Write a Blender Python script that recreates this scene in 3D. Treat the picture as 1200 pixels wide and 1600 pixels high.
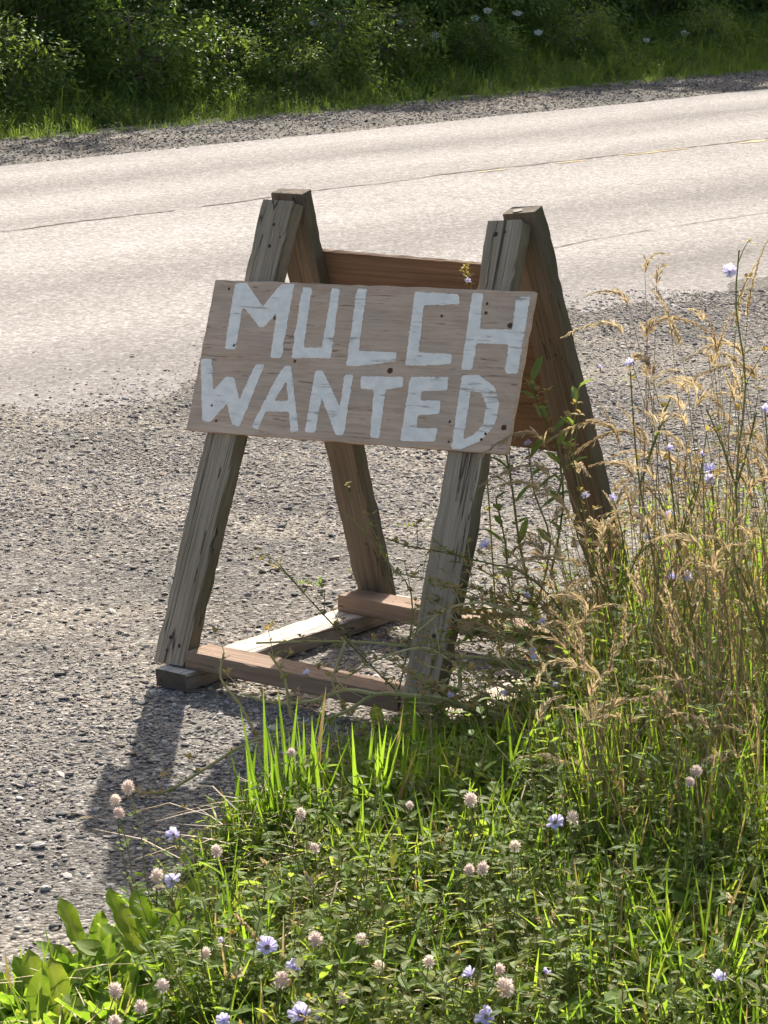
import bpy, bmesh, math, random
import numpy as np
from mathutils import Vector, Matrix, Euler
from mathutils.geometry import tessellate_polygon

random.seed(7); rng = np.random.default_rng(7)
for o in list(bpy.data.objects): bpy.data.objects.remove(o)
S = bpy.context.scene
COL = S.collection
pi = math.pi

# ------------------------------------------------------------------ camera, sky, sun, exposure
FPX, HCAM = 4620.0, 1.8                       # focal length in photo pixels (1200 wide), camera height
PITCH = math.atan(1030 / FPX)
cam = bpy.data.cameras.new('camera'); camo = bpy.data.objects.new('camera', cam); COL.objects.link(camo)
cam.sensor_fit = 'HORIZONTAL'; cam.sensor_width = 36; cam.lens = 36 * FPX / 1200
cam.clip_end = 2000; cam.clip_start = .05
camo.location = (0, 0, HCAM); camo.rotation_euler = (pi / 2 - PITCH, 0, 0)
S.camera = camo
SUN = Vector((.225, 1.53, 1.0)).normalized()   # towards the sun
EL, AZ = math.asin(SUN.z), math.atan2(SUN.x, SUN.y)
W = bpy.data.worlds.new('World'); S.world = W; W.use_nodes = True
nt = W.node_tree; nt.nodes.clear()
sky = nt.nodes.new('ShaderNodeTexSky'); sky.sky_type = 'NISHITA'; sky.sun_disc = False
sky.sun_elevation = EL; sky.sun_rotation = AZ; sky.dust_density = 4.0; sky.ozone_density = .3
bg = nt.nodes.new('ShaderNodeBackground'); bg.inputs[1].default_value = .092
ow = nt.nodes.new('ShaderNodeOutputWorld')
nt.links.new(sky.outputs[0], bg.inputs[0]); nt.links.new(bg.outputs[0], ow.inputs[0])
sl = bpy.data.lights.new('sun', 'SUN'); sl.energy = 4.8; sl.angle = math.radians(.55); sl.color = (1, .955, .885)
so = bpy.data.objects.new('sun', sl); COL.objects.link(so); so.location = SUN * 30
so.rotation_euler = (-SUN).to_track_quat('-Z', 'Y').to_euler()
S.view_settings.view_transform = 'Standard'; S.view_settings.look = 'None'
S.view_settings.gamma = 1; S.view_settings.use_curve_mapping = False
S.view_settings.exposure = 1.35
S.cycles.use_adaptive_sampling = True; S.cycles.adaptive_threshold = .03
S.cycles.max_bounces = 5; S.cycles.diffuse_bounces = 3; S.cycles.glossy_bounces = 2; S.cycles.transmission_bounces = 3

# ------------------------------------------------------------------ helpers
_f = Vector((0, math.cos(PITCH), -math.sin(PITCH))); _u = Vector((0, math.sin(PITCH), math.cos(PITCH)))
def ray(x, y): return _f * FPX + Vector((1, 0, 0)) * (x - 600) + _u * (800 - y)
def gz(x, y, z=0.0):                           # world point at height z
    r = ray(x, y); return Vector((0, 0, HCAM)) + r * ((z - HCAM) / r.z)
def at(x, y, Y):                               # world point at distance Y
    r = ray(x, y); return Vector((0, 0, HCAM)) + r * (Y / r.y)

def N(nt, t, **k):
    n = nt.nodes.new(t)
    for a, b in k.items():
        if a in ('op',): n.operation = b
        else: setattr(n, a, b)
    return n
class Mat:
    def __init__(s, name):
        s.m = bpy.data.materials.new(name); s.m.use_nodes = True; s.t = s.m.node_tree; s.t.nodes.clear()
        s.out = s.t.nodes.new('ShaderNodeOutputMaterial')
    def n(s, t, **k): return N(s.t, t, **k)
    def l(s, a, b): s.t.links.new(a, b)
    def coord(s, scale=(1, 1, 1), rnd=False, kind='Object'):
        tc = s.n('ShaderNodeTexCoord'); mp = s.n('ShaderNodeMapping'); mp.inputs['Scale'].default_value = scale
        src = tc.outputs[kind]
        if rnd:
            oi = s.n('ShaderNodeObjectInfo'); vm = s.n('ShaderNodeVectorMath', op='MULTIPLY_ADD')
            cb = s.n('ShaderNodeCombineXYZ')
            for i in range(3): s.l(oi.outputs['Random'], cb.inputs[i])
            s.l(cb.outputs[0], vm.inputs[0]); vm.inputs[1].default_value = (7.3, 3.1, 5.7); s.l(src, vm.inputs[2]); src = vm.outputs[0]
        s.l(src, mp.inputs[0]); return mp.outputs[0]
    def noise(s, vec, scale, detail=4, rough=.55, dist=0):
        n = s.n('ShaderNodeTexNoise'); n.inputs['Scale'].default_value = scale; n.inputs['Detail'].default_value = detail
        n.inputs['Roughness'].default_value = rough; n.inputs['Distortion'].default_value = dist
        if vec is not None: s.l(vec, n.inputs['Vector'])
        return n.outputs['Fac']
    def vor(s, vec, scale, feat='F1', out='Color'):
        n = s.n('ShaderNodeTexVoronoi'); n.feature = feat; n.inputs['Scale'].default_value = scale
        if vec is not None: s.l(vec, n.inputs['Vector'])
        return n.outputs[out]
    def ramp(s, fac, stops, interp='LINEAR'):
        r = s.n('ShaderNodeValToRGB'); r.color_ramp.interpolation = interp
        e = r.color_ramp.elements
        while len(e) < len(stops): e.new(.5)
        for el, (p, c) in zip(e, stops):
            el.position = p; el.color = (*c, 1) if not isinstance(c, (int, float)) else (c, c, c, 1)
        s.l(fac, r.inputs[0]); return r.outputs[0]
    def mix(s, a, b, fac, mode='MIX'):
        m = s.n('ShaderNodeMix', data_type='RGBA', blend_type=mode); m.clamp_factor = True
        for v, k in ((fac, 0), (a, 6), (b, 7)):
            if isinstance(v, (int, float)): m.inputs[k].default_value = v if k == 0 else (v, v, v, 1)
            elif isinstance(v, tuple): m.inputs[k].default_value = (*v, 1)
            else: s.l(v, m.inputs[k])
        return m.outputs[2]
    def math(s, op, a, b=0.0, c=0.0):
        m = s.n('ShaderNodeMath', op=op)
        for i, v in enumerate((a, b, c)):
            if isinstance(v, (int, float)): m.inputs[i].default_value = v
            else: s.l(v, m.inputs[i])
        return m.outputs[0]
    def rand(s):
        return s.n('ShaderNodeObjectInfo').outputs['Random']
    def bump(s, h, strength=.4, dist=.01):
        b = s.n('ShaderNodeBump'); b.inputs['Strength'].default_value = strength; b.inputs['Distance'].default_value = dist
        s.l(h, b.inputs['Height']); return b.outputs[0]
    def pbr(s, col, rough=.8, normal=None, spec=.3):
        p = s.n('ShaderNodeBsdfPrincipled'); p.inputs['Specular IOR Level'].default_value = spec
        for v, k in ((col, 'Base Color'), (rough, 'Roughness')):
            if isinstance(v, tuple): p.inputs[k].default_value = (*v, 1)
            elif isinstance(v, (int, float)): p.inputs[k].default_value = v
            else: s.l(v, p.inputs[k])
        if normal is not None: s.l(normal, p.inputs['Normal'])
        return p.outputs[0]
    def done(s, sh): s.l(sh, s.out.inputs[0]); return s.m
    def leafy(s, col, trans=.45, rough=.5, spec=.25, tcol=None):
        p = s.pbr(col, rough, None, spec); t = s.n('ShaderNodeBsdfTranslucent')
        tc = tcol if tcol is not None else s.mix(col, (1.85, 1.68, .72), 1.0, 'MULTIPLY')
        if isinstance(tc, tuple): t.inputs[0].default_value = (*tc, 1)
        else: s.l(tc, t.inputs[0])
        m = s.n('ShaderNodeMixShader'); m.inputs[0].default_value = trans
        s.l(p, m.inputs[1]); s.l(t.outputs[0], m.inputs[2]); return s.done(m.outputs[0])

# ------------------------------------------------------------------ materials
def wood(name, base, dark, light, grain=1.0, crack=.5, stain=None, rough=.85, algae_shade=0, ends=0, side_col=(.07, .068, .038)):
    m = Mat(name)
    g1 = m.noise(m.coord((1.6, 38, 38), True), 1.0 * grain, 5, .6, .3)
    g2 = m.noise(m.coord((5, 190, 190), True), 1.0 * grain, 3, .6)
    big = m.noise(m.coord((2.2, 6, 6), True), 1.6, 3)
    c = m.ramp(g1, [(.25, dark), (.5, base), (.75, light)])
    c = m.mix(c, m.ramp(g2, [(.3, dark), (.62, light)]), .42)
    c = m.mix(c, stain or tuple(v * .6 for v in base), m.ramp(big, [(.48, 0), (.7, .55)]))
    if algae_shade:                                  # darker narrow sides: green growth on legs, painted shade on the runners
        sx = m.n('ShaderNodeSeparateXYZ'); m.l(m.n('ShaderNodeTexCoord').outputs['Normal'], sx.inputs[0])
        k_ = m.math('MULTIPLY', m.ramp(m.math('ABSOLUTE', sx.outputs[1]), [(.6, 0), (.9, algae_shade)]), m.ramp(big, [(.3, .6), (.6, 1)]))
        c = m.mix(c, side_col, k_)
    if ends:                                   # end grain darkened: dirt plus painted shade
        sx = m.n('ShaderNodeSeparateXYZ'); m.l(m.n('ShaderNodeTexCoord').outputs['Normal'], sx.inputs[0])
        c = m.mix(c, (.055, .042, .032), m.ramp(m.math('ABSOLUTE', sx.outputs[0]), [(.6, 0), (.9, ends)]))
    cr = m.noise(m.coord((1.1, 34, 34), True), 1.0, 2, .5, .6)
    ln = m.math('ABSOLUTE', m.math('SUBTRACT', cr, .5))
    k = m.ramp(ln, [(0, 1), (.010 * crack + .001, 0)])
    c = m.mix(c, (.025, .02, .016), m.math('MULTIPLY', k, .85 if crack else 0))
    h = m.math('SUBTRACT', m.math('ADD', m.math('MULTIPLY', g1, .5), m.math('MULTIPLY', g2, .6)), m.math('MULTIPLY', k, 1.2))
    return m.done(m.pbr(c, rough, m.bump(h, .75, .004), .04))
M = {}
M['grey_wood'] = wood('weathered_grey_wood', (.325, .258, .185), (.155, .117, .08), (.47, .385, .285), 1, .9, (.20, .165, .105), algae_shade=.75)
M['brown_wood'] = wood('weathered_brown_wood', (.15, .118, .085), (.08, .062, .043), (.205, .165, .122), .8, .35, (.085, .07, .048), algae_shade=.5)
M['runner_wood'] = wood('sunlit_runner_wood', (.54, .46, .375), (.36, .29, .22), (.66, .59, .50), .8, .7, (.36, .29, .22), ends=.9, algae_shade=.85, side_col=(.12, .09, .065))  # pale top and dark sides carry sun and shade in the colour
M['red_wood'] = wood('reddish_pine_wood', (.24, .165, .115), (.15, .10, .068), (.32, .23, .165), .7, .2, (.17, .115, .08))
M['red_ply'] = wood('reddish_plywood', (.165, .105, .066), (.095, .058, .036), (.22, .145, .095), .6, .15, (.10, .066, .044))
def plywood():
    m = Mat('weathered_plywood')
    wv = m.coord((2.2, 9, 9), True)
    flow = m.noise(wv, 1.6, 4, .6, .8)
    fine = m.noise(m.coord((9, 170, 60), True), 1.0, 4, .65, .4)
    chk = m.noise(m.coord((14, 210, 60), True), 1.0, 2, .5, .8)
    blot = m.noise(m.coord((3, 5, 3), True), 2.2, 4, .6)
    c = m.ramp(flow, [(.3, (.50, .335, .22)), (.47, (.63, .445, .31)), (.56, (.56, .37, .25)), (.72, (.69, .51, .37))])
    c = m.mix(c, m.ramp(fine, [(.34, (.30, .21, .15)), (.62, (.62, .49, .385))]), .35)
    c = m.mix(c, (.40, .33, .26), m.ramp(blot, [(.46, 0), (.72, .6)]))
    k = m.ramp(chk, [(.665, 0), (.70, .8)])
    c = m.mix(c, (.12, .08, .058), m.math('MULTIPLY', k, .7))
    h = m.math('SUBTRACT', m.math('MULTIPLY', fine, .7), k)
    return m.done(m.pbr(c, .85, m.bump(h, .7, .002), .04))
M['plywood'] = plywood()
def paint():
    m = Mat('brushed_white_paint')
    fine = m.noise(m.coord((7, 120, 60), False), 1.0, 3, .6, .4)
    pat = m.noise(m.coord((6, 14, 6), False), 3.0, 4, .65)
    w = m.math('ADD', m.math('MULTIPLY', fine, .65), m.math('MULTIPLY', pat, .45))
    k = m.ramp(w, [(.62, 0), (.71, .85)])
    c = m.mix((.95, .89, .79), (.87, .81, .71), m.noise(m.coord((20, 20, 20)), 1.2, 3))
    c = m.mix(c, (.38, .29, .22), k)
    br = m.noise(m.coord((14, 26, 6)), 2.2, 3, .6); c = m.mix(c, m.ramp(br, [(.35, .88), (.62, 1.0)]), 1, 'MULTIPLY')
    return m.done(m.pbr(c, .55, m.bump(m.math('SUBTRACT', m.math('MULTIPLY', fine, .5), k), .5, .0015), .08))
M['paint'] = paint()
m = Mat('dark_knot'); d = m.vor(m.coord((1, 1, 1)), 90, 'F1', 'Distance')
M['knot'] = m.done(m.pbr(m.mix((.16, .085, .05), (.07, .035, .022), m.noise(m.coord((60, 60, 60), True), 1, 3)), .8, m.bump(d, .3, .002), .2))
m = Mat('rusty_nail'); M['nail'] = m.done(m.pbr(m.mix((.035, .028, .024), (.07, .04, .025), m.noise(m.coord((90, 90, 90), True), 1, 3)), .7))

def stone_mat(name, dull=1.0, tint=(1, 1, 1)):
    m = Mat(name); r = m.rand()
    c = m.ramp(r, [(0, (.15, .148, .15)), (.14, (.21, .205, .205)), (.3, (.28, .265, .25)), (.42, (.33, .285, .235)), (.55, (.36, .34, .31)),
                   (.68, (.27, .24, .235)), (.8, (.40, .355, .31)), (.9, (.46, .43, .40)), (1, (.58, .55, .51))])
    v = m.noise(m.coord((60, 60, 60), True), 1.5, 3)
    c = m.mix(c, m.ramp(v, [(.3, .68), (.7, 1.15)]), 1.0, 'MULTIPLY')
    c = m.mix(c, tuple(dull * t for t in tint), 1.0, 'MULTIPLY')
    return m.done(m.pbr(c, .72, m.bump(v, .4, .004), .0))
M['stone'] = stone_mat('crushed_stone', 1.1, (1, .965, .91))
M['far_stone'] = stone_mat('far_shoulder_stone', .52, (.98, .98, 1.0))

def gravel_ground():
    m = Mat('gravel_bed'); cd = m.coord((1, 1, 1))
    n1 = m.noise(cd, 1.1, 4); n2 = m.noise(cd, 45, 4, .7); v = m.vor(cd, 120); vd = m.vor(cd, 120, 'F1', 'Distance')
    c = m.ramp(n1, [(.35, (.15, .14, .125)), (.65, (.215, .196, .17))])
    c = m.mix(c, (.25, .222, .185), m.ramp(m.noise(m.coord((.55, 1.5, 1)), 1.3, 3, .5, .4), [(.5, 0), (.66, .85)]))
    sv = m.n('ShaderNodeSeparateColor'); m.l(v, sv.inputs[0]); c = m.mix(c, m.ramp(sv.outputs[0], [(0, .4), (.5, .95), (.85, 1.3), (1, 2.0)]), .9, 'MULTIPLY'); c = m.mix(c, m.ramp(n2, [(.3, .6), (.7, 1.25)]), .9, 'MULTIPLY')
    h = m.math('SUBTRACT', m.math('MULTIPLY', n2, .6), vd)
    return m.done(m.pbr(c, .9, m.bump(h, .6, .006), .0))
M['gravel_bed'] = gravel_ground()
def soil():
    m = Mat('soil_with_thatch'); cd = m.coord((1, 1, 1)); n1 = m.noise(cd, 30, 5, .7); n2 = m.noise(cd, 4, 3)
    c = m.ramp(n1, [(.3, (.035, .028, .018)), (.6, (.085, .068, .04)), (.8, (.16, .13, .08))])
    c = m.mix(c, (.05, .065, .022), m.ramp(n2, [(.4, 0), (.6, .6)]))
    return m.done(m.pbr(c, .95, m.bump(n1, .8, .02), .1))
M['soil'] = soil()
def road_mat():
    m = Mat('worn_chip_seal'); cd = m.coord((1, 1, 1))
    sp = m.n('ShaderNodeSeparateXYZ'); m.l(cd, sp.inputs[0])
    wob = m.noise(m.coord((.25, .6, 1)), 1.0, 3)
    y = m.math('ADD', sp.outputs[1], m.math('MULTIPLY', m.math('SUBTRACT', wob, .5), .35))
    band = m.n('ShaderNodeMapRange'); m.l(y, band.inputs[0]); band.inputs[1].default_value = -3.6; band.inputs[2].default_value = 2.6
    W_ = m.ramp(band.outputs[0], [(0, .82), (.10, .70), (.20, 1.0), (.33, .70), (.44, 1.04), (.56, .96), (.60, .80), (.70, 1.06), (.80, .74), (.90, 1.06), (1, .84)])
    chip = m.vor(cd, 75); cdist = m.vor(cd, 75, 'F1', 'Distance'); n2 = m.noise(cd, 22, 5, .7); big = m.noise(m.coord((.35, 1.3, 1)), 1.2, 4)
    sc = m.n('ShaderNodeSeparateColor'); m.l(chip, sc.inputs[0])
    c = m.ramp(sc.outputs[0], [(0, (.12, .103, .09)), (.4, (.20, .178, .158)), (.75, (.26, .233, .208)), (1, (.36, .335, .31))])
    c = m.mix(c, (.225, .198, .174), .45)
    c = m.mix(c, (1.50, 1.555, 1.61), 1, 'MULTIPLY'); c = m.mix(c, W_, 1.0, 'MULTIPLY'); c = m.mix(c, m.ramp(n2, [(.3, .78), (.7, 1.12)]), .8, 'MULTIPLY')
    c = m.mix(c, m.ramp(big, [(.3, .88), (.7, 1.06)]), 1, 'MULTIPLY')
    r = m.ramp(sc.outputs[1], [(0, .5), (.5, .75), (1, .9)])
    h = m.math('ADD', m.math('MULTIPLY', m.math('SUBTRACT', 1, cdist), .8), m.math('MULTIPLY', n2, .8))
    return m.done(m.pbr(c, r, m.bump(h, .5, .005), .0))
M['road'] = road_mat()
m = Mat('road_crack_tar'); M['crack'] = m.done(m.pbr(m.mix((.17, .145, .122), (.27, .235, .20), m.noise(m.coord((3, 30, 3)), 1, 4)), .8, None, 0))
m = Mat('worn_yellow_paint'); M['yellow'] = m.done(m.pbr(m.mix((.62, .47, .24), (.42, .36, .29), m.ramp(m.noise(m.coord((8, 30, 3)), 1, 4), [(.42, 0), (.6, 1)])), .7, None, 0))
m = Mat('pale_road_dust'); M['dust'] = m.done(m.pbr(m.mix((.34, .29, .235), (.27, .235, .20), m.noise(m.coord((20, 20, 3)), 1.5, 5, .7)), .9, m.bump(m.noise(m.coord((60, 60, 3)), 1.5, 4, .7), .6, .006)))

def leaf(name, c1, c2, trans=.45, rough=.6, c3=None, spec=.05, tm=None):
    m = Mat(name); r = m.rand(); n = m.noise(m.coord((9, 9, 9), True, 'Object'), 2.0, 2)
    f = m.math('ADD', m.math('MULTIPLY', r, .55), m.math('MULTIPLY', n, .5))
    st = [(.2, c1), (.8, c2)]
    if c3: st = [(.15, c1), (.62, c2), (.9, c3)]
    c = m.ramp(f, st)
    return m.leafy(c, trans, rough, spec, None if tm is None else m.mix(c, tm, 1, 'MULTIPLY'))
M['grass'] = leaf('fresh_grass_blade', (.075, .15, .02), (.14, .235, .035), .55, .5, (.22, .23, .06))
M['clover'] = leaf('small_weed_leaf', (.10, .16, .04), (.18, .24, .072), .55, .55, (.27, .26, .125))
M['broad_plain'] = leaf('broad_weed_leaf', (.11, .185, .035), (.18, .255, .06), .55, .55, (.26, .27, .10))
def veined():
    m = Mat('veined_broad_leaf'); cd = m.coord((1, 1, 1)); sp = m.n('ShaderNodeSeparateXYZ'); m.l(cd, sp.inputs[0])
    ay = m.math('ABSOLUTE', sp.outputs[1]); w = m.math('SINE', m.math('MULTIPLY', m.math('SUBTRACT', sp.outputs[0], m.math('MULTIPLY', ay, 1.1)), 480))
    rib = m.ramp(ay, [(.0005, 1), (.0018, 0)]); v = m.math('MAXIMUM', rib, m.ramp(w, [(.86, 0), (1, .55)]))
    c = m.ramp(m.math('ADD', m.math('MULTIPLY', m.rand(), .6), m.math('MULTIPLY', m.noise(m.coord((30, 30, 30), True), 2, 3), .5)), [(.2, (.085, .17, .02)), (.6, (.14, .235, .03)), (.9, (.20, .25, .05))])
    c = m.mix(c, (.26, .32, .12), m.math('MULTIPLY', v, .55))
    c = m.mix(c, (.20, .13, .05), m.ramp(m.noise(m.coord((55, 55, 55), True), 1.5, 2), [(.70, 0), (.76, .9)]))
    return m.leafy(c, .5, .6, .05)
M['broad'] = veined()
M['stem_green'] = leaf('green_wiry_stem', (.14, .16, .055), (.25, .24, .11), .2, .55)
M['pale_stem'] = leaf('pale_wiry_stem', (.42, .40, .18), (.60, .53, .29), .3, .6, None, .05, (1, .95, .6))
M['straw'] = leaf('dry_straw', (.30, .21, .10), (.46, .35, .19), .3, .6, (.55, .45, .27), .2, (1, .9, .6))
M['brown_straw'] = leaf('brown_dry_stem', (.21, .145, .08), (.36, .26, .15), .25, .6, (.45, .35, .21), .05, (1, .92, .7))
M['seed'] = leaf('dry_seed_head', (.34, .26, .16), (.52, .425, .275), .4, .6, (.63, .55, .40), .05, (1, .93, .75))
M['petal'] = leaf('lilac_petal', (.56, .51, .75), (.72, .67, .84), .45, .5, None, .2, (1, 1, 1))
M['clover_head'] = leaf('dusty_pink_clover_head', (.62, .50, .47), (.74, .65, .58), .4, .7, (.78, .70, .56), .15, (1, .95, .9))
M['bud'] = leaf('dry_flower_bud', (.23, .20, .09), (.36, .28, .15), .25, .6)
M['umbel'] = leaf('white_umbel', (.62, .64, .58), (.76, .77, .72), .3, .6, None, .2, (1, 1, 1))
M['shrub_leaf'] = leaf('dark_shrub_leaf', (.065, .12, .036), (.12, .195, .06), .35, .5, (.17, .23, .09), .12)
M['pale_leaf'] = leaf('yellow_green_shrub_leaf', (.09, .15, .04), (.16, .225, .07), .45, .5, None, .12)
M['verge'] = leaf('verge_grass_blade', (.075, .135, .032), (.13, .20, .05), .4, .5, (.17, .21, .075))
m = Mat('shrub_bark'); M['bark'] = m.done(m.pbr(m.mix((.10, .08, .06), (.19, .155, .12), m.noise(m.coord((8, 8, 30), True), 2, 4)), .9))

# ------------------------------------------------------------------ mesh helpers
class MB:
    def __init__(s): s.v = []; s.f = []; s.mi = []
    def add(s, vs, fs, mi=0):
        b = len(s.v); s.v += [tuple(v) for v in vs]; s.f += [tuple(i + b for i in f) for f in fs]; s.mi += [mi] * len(fs)
    def ribbon(s, pts, widths, side, mi=0, fold=0.0):
        """flat tapering strip along pts; side = horizontal width direction; fold raises a mid-rib"""
        vs, fs = [], []; n = len(pts)
        for p, w in zip(pts, widths):
            p = Vector(p); a = side * (w * .5)
            if fold: vs += [p - a + Vector((0, 0, fold * w)), p, p + a + Vector((0, 0, fold * w))]
            else: vs += [p - a, p + a]
        k = 3 if fold else 2
        for i in range(n - 1):
            for j in range(k - 1):
                a = i * k + j; fs.append((a, a + 1, a + 1 + k, a + k))
        s.add(vs, fs, mi)
    def tube(s, pts, r0, r1, seg=5, mi=0, cap=True):
        vs, fs = [], []; n = len(pts); pts = [Vector(p) for p in pts]
        for i, p in enumerate(pts):
            t = (pts[min(i + 1, n - 1)] - pts[max(i - 1, 0)]); t = t.normalized() if t.length > 1e-9 else Vector((0, 0, 1))
            a = t.orthogonal().normalized(); b = t.cross(a); r = r0 + (r1 - r0) * i / max(1, n - 1)
            vs += [p + (a * math.cos(2 * pi * k / seg) + b * math.sin(2 * pi * k / seg)) * r for k in range(seg)]
        for i in range(n - 1):
            for k in range(seg):
                fs.append((i * seg + k, i * seg + (k + 1) % seg, (i + 1) * seg + (k + 1) % seg, (i + 1) * seg + k))
        if cap: fs += [tuple(range(seg))[::-1], tuple((n - 1) * seg + k for k in range(seg))]
        s.add(vs, fs, mi)
    def leafq(s, p, d, up, L, w, mi=0):
        """leaf-shaped face: 6 points, slightly folded"""
        d = d.normalized(); sd = d.cross(up); sd = sd.normalized() if sd.length > 1e-6 else Vector((1, 0, 0)); nn = sd.cross(d)
        vs = [p, p + d * L * .35 - sd * w * .5 + nn * w * .12, p + d * L * .75 - sd * w * .38 + nn * w * .1, p + d * L - nn * L * .08,
              p + d * L * .75 + sd * w * .38 + nn * w * .1, p + d * L * .35 + sd * w * .5 + nn * w * .12, p + d * L * .5]
        s.add(vs, [(0, 6, 1), (1, 6, 2), (2, 6, 3), (3, 6, 4), (4, 6, 5), (5, 6, 0)], mi)
    def mesh(s, name, mats, smooth=False):
        me = bpy.data.meshes.new(name); me.from_pydata(s.v, [], s.f)
        for m_ in (mats if isinstance(mats, (list, tuple)) else [mats]): me.materials.append(m_)
        if any(s.mi): me.polygons.foreach_set('material_index', s.mi)
        if smooth: me.polygons.foreach_set('use_smooth', [True] * len(s.f))
        me.update(); return me
def obj(name, me, parent=None, loc=None, mat4=None):
    o = bpy.data.objects.new(name, me); COL.objects.link(o)
    if parent: o.parent = parent
    if mat4 is not None: o.matrix_basis = mat4
    elif loc is not None: o.location = loc
    return o
def empty(name, loc, rz=0): 
    o = obj(name, None, None, loc); o.rotation_euler = (0, 0, rz); o.empty_display_size = .05; return o
def tag(o, label=None, cat=None, group=None, kind=None):
    for k, v in (('label', label), ('category', cat), ('group', group), ('kind', kind)):
        if v: o[k] = v
    return o
def copy_tree(o, parent=None):
    c = o.copy(); COL.objects.link(c); c.parent = parent
    for ch in list(o.children): copy_tree(ch, c)
    return c
def R(a, b): return random.uniform(a, b)
def rdir(): 
    a = R(0, 2 * pi); return Vector((math.cos(a), math.sin(a), 0))
def in_poly(x, y, poly):
    r = False; j = len(poly) - 1
    for i in range(len(poly)):
        xi, yi = poly[i]; xj, yj = poly[j]
        if (yi > y) != (yj > y) and x < (xj - xi) * (y - yi) / (yj - yi) + xi: r = not r
        j = i
    return r

def scatter(name, pts, scl, rot, protos, idx, label, cat):
    """one 'stuff' object: geometry nodes put the prototype meshes on its points"""
    c = bpy.data.collections.new(name + '_kinds')
    for i, me in enumerate(protos):
        c.objects.link(bpy.data.objects.new(f'{name}_kind_{chr(97 + i)}', me))
    me = bpy.data.meshes.new(name); n = len(pts); me.vertices.add(n)
    me.vertices.foreach_set('co', np.asarray(pts, dtype=np.float32).ravel())
    a = me.attributes.new('rot', 'FLOAT_VECTOR', 'POINT'); a.data.foreach_set('vector', np.asarray(rot, dtype=np.float32).ravel())
    a = me.attributes.new('scl', 'FLOAT_VECTOR', 'POINT')
    sc = np.asarray(scl, dtype=np.float32); sc = np.repeat(sc[:, None], 3, 1) if sc.ndim == 1 else sc
    a.data.foreach_set('vector', sc.ravel())
    a = me.attributes.new('idx', 'INT', 'POINT'); a.data.foreach_set('value', np.asarray(idx, dtype=np.int32))
    o = obj(name, me)
    g = bpy.data.node_groups.new(name + '_nodes', 'GeometryNodeTree')
    g.interface.new_socket('Geometry', in_out='INPUT', socket_type='NodeSocketGeometry')
    g.interface.new_socket('Geometry', in_out='OUTPUT', socket_type='NodeSocketGeometry')
    gi = g.nodes.new('NodeGroupInput'); go = g.nodes.new('NodeGroupOutput')
    ci = g.nodes.new('GeometryNodeCollectionInfo'); ci.inputs['Collection'].default_value = c
    ci.inputs['Separate Children'].default_value = True; ci.inputs['Reset Children'].default_value = True
    ip = g.nodes.new('GeometryNodeInstanceOnPoints'); ip.inputs['Pick Instance'].default_value = True
    def attr(nm, t):
        a = g.nodes.new('GeometryNodeInputNamedAttribute'); a.data_type = t; a.inputs['Name'].default_value = nm; return a.outputs['Attribute']
    L = g.links.new
    L(gi.outputs[0], ip.inputs['Points']); L(ci.outputs[0], ip.inputs['Instance'])
    L(attr('idx', 'INT'), ip.inputs['Instance Index']); L(attr('rot', 'FLOAT_VECTOR'), ip.inputs['Rotation']); L(attr('scl', 'FLOAT_VECTOR'), ip.inputs['Scale'])
    L(ip.outputs[0], go.inputs[0])
    md = o.modifiers.new('scatter', 'NODES'); md.node_group = g
    return tag(o, label, cat, None, 'stuff')

# ------------------------------------------------------------------ setting: ground, road, shoulders
RA = math.radians(48.0)                        # direction the road runs in
RR = Vector((math.cos(RA), math.sin(RA), 0)); RN = Vector((-math.sin(RA), math.cos(RA), 0))
N_NEAR, N_MID, N_FAR, N_GRASS = 7.39, 10.84, 13.28, 14.42
# boundary of the meadow on the ground, seen from the gravel
VB = [gz(x, y) for x, y in [(-130, 1700), (-60, 1590), (80, 1530), (210, 1440), (300, 1360), (375, 1285), (550, 1205), (690, 1155), (850, 1100), (980, 1010), (1100, 950), (1330, 890)]]
MEADOW = [(p.x, p.y) for p in VB] + [(1.9, 7.4), (2.2, 5.5), (1.8, 3.9), (-.6, 3.9)]

def sheet(name, poly, z, mat, kind='structure'):
    me = bpy.data.meshes.new(name); me.from_pydata([(x, y, z) for x, y in poly], [], [tuple(range(len(poly)))]); me.materials.append(mat)
    o = obj(name, me); return tag(o, None, None, None, kind)
def grid_sheet(name, x0, x1, y0, y1, step, zf, mat):
    xs = np.arange(x0, x1 + step * .5, step); ys = np.arange(y0, y1 + step * .5, step)
    vs = [(x, y, zf(x, y)) for y in ys for x in xs]; nx = len(xs)
    fs = [(j * nx + i, j * nx + i + 1, (j + 1) * nx + i + 1, (j + 1) * nx + i) for j in range(len(ys) - 1) for i in range(nx - 1)]
    me = bpy.data.meshes.new(name); me.from_pydata(vs, [], fs); me.materials.append(mat); me.polygons.foreach_set('use_smooth', [True] * len(fs))
    return tag(obj(name, me), None, None, None, 'structure')
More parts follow.
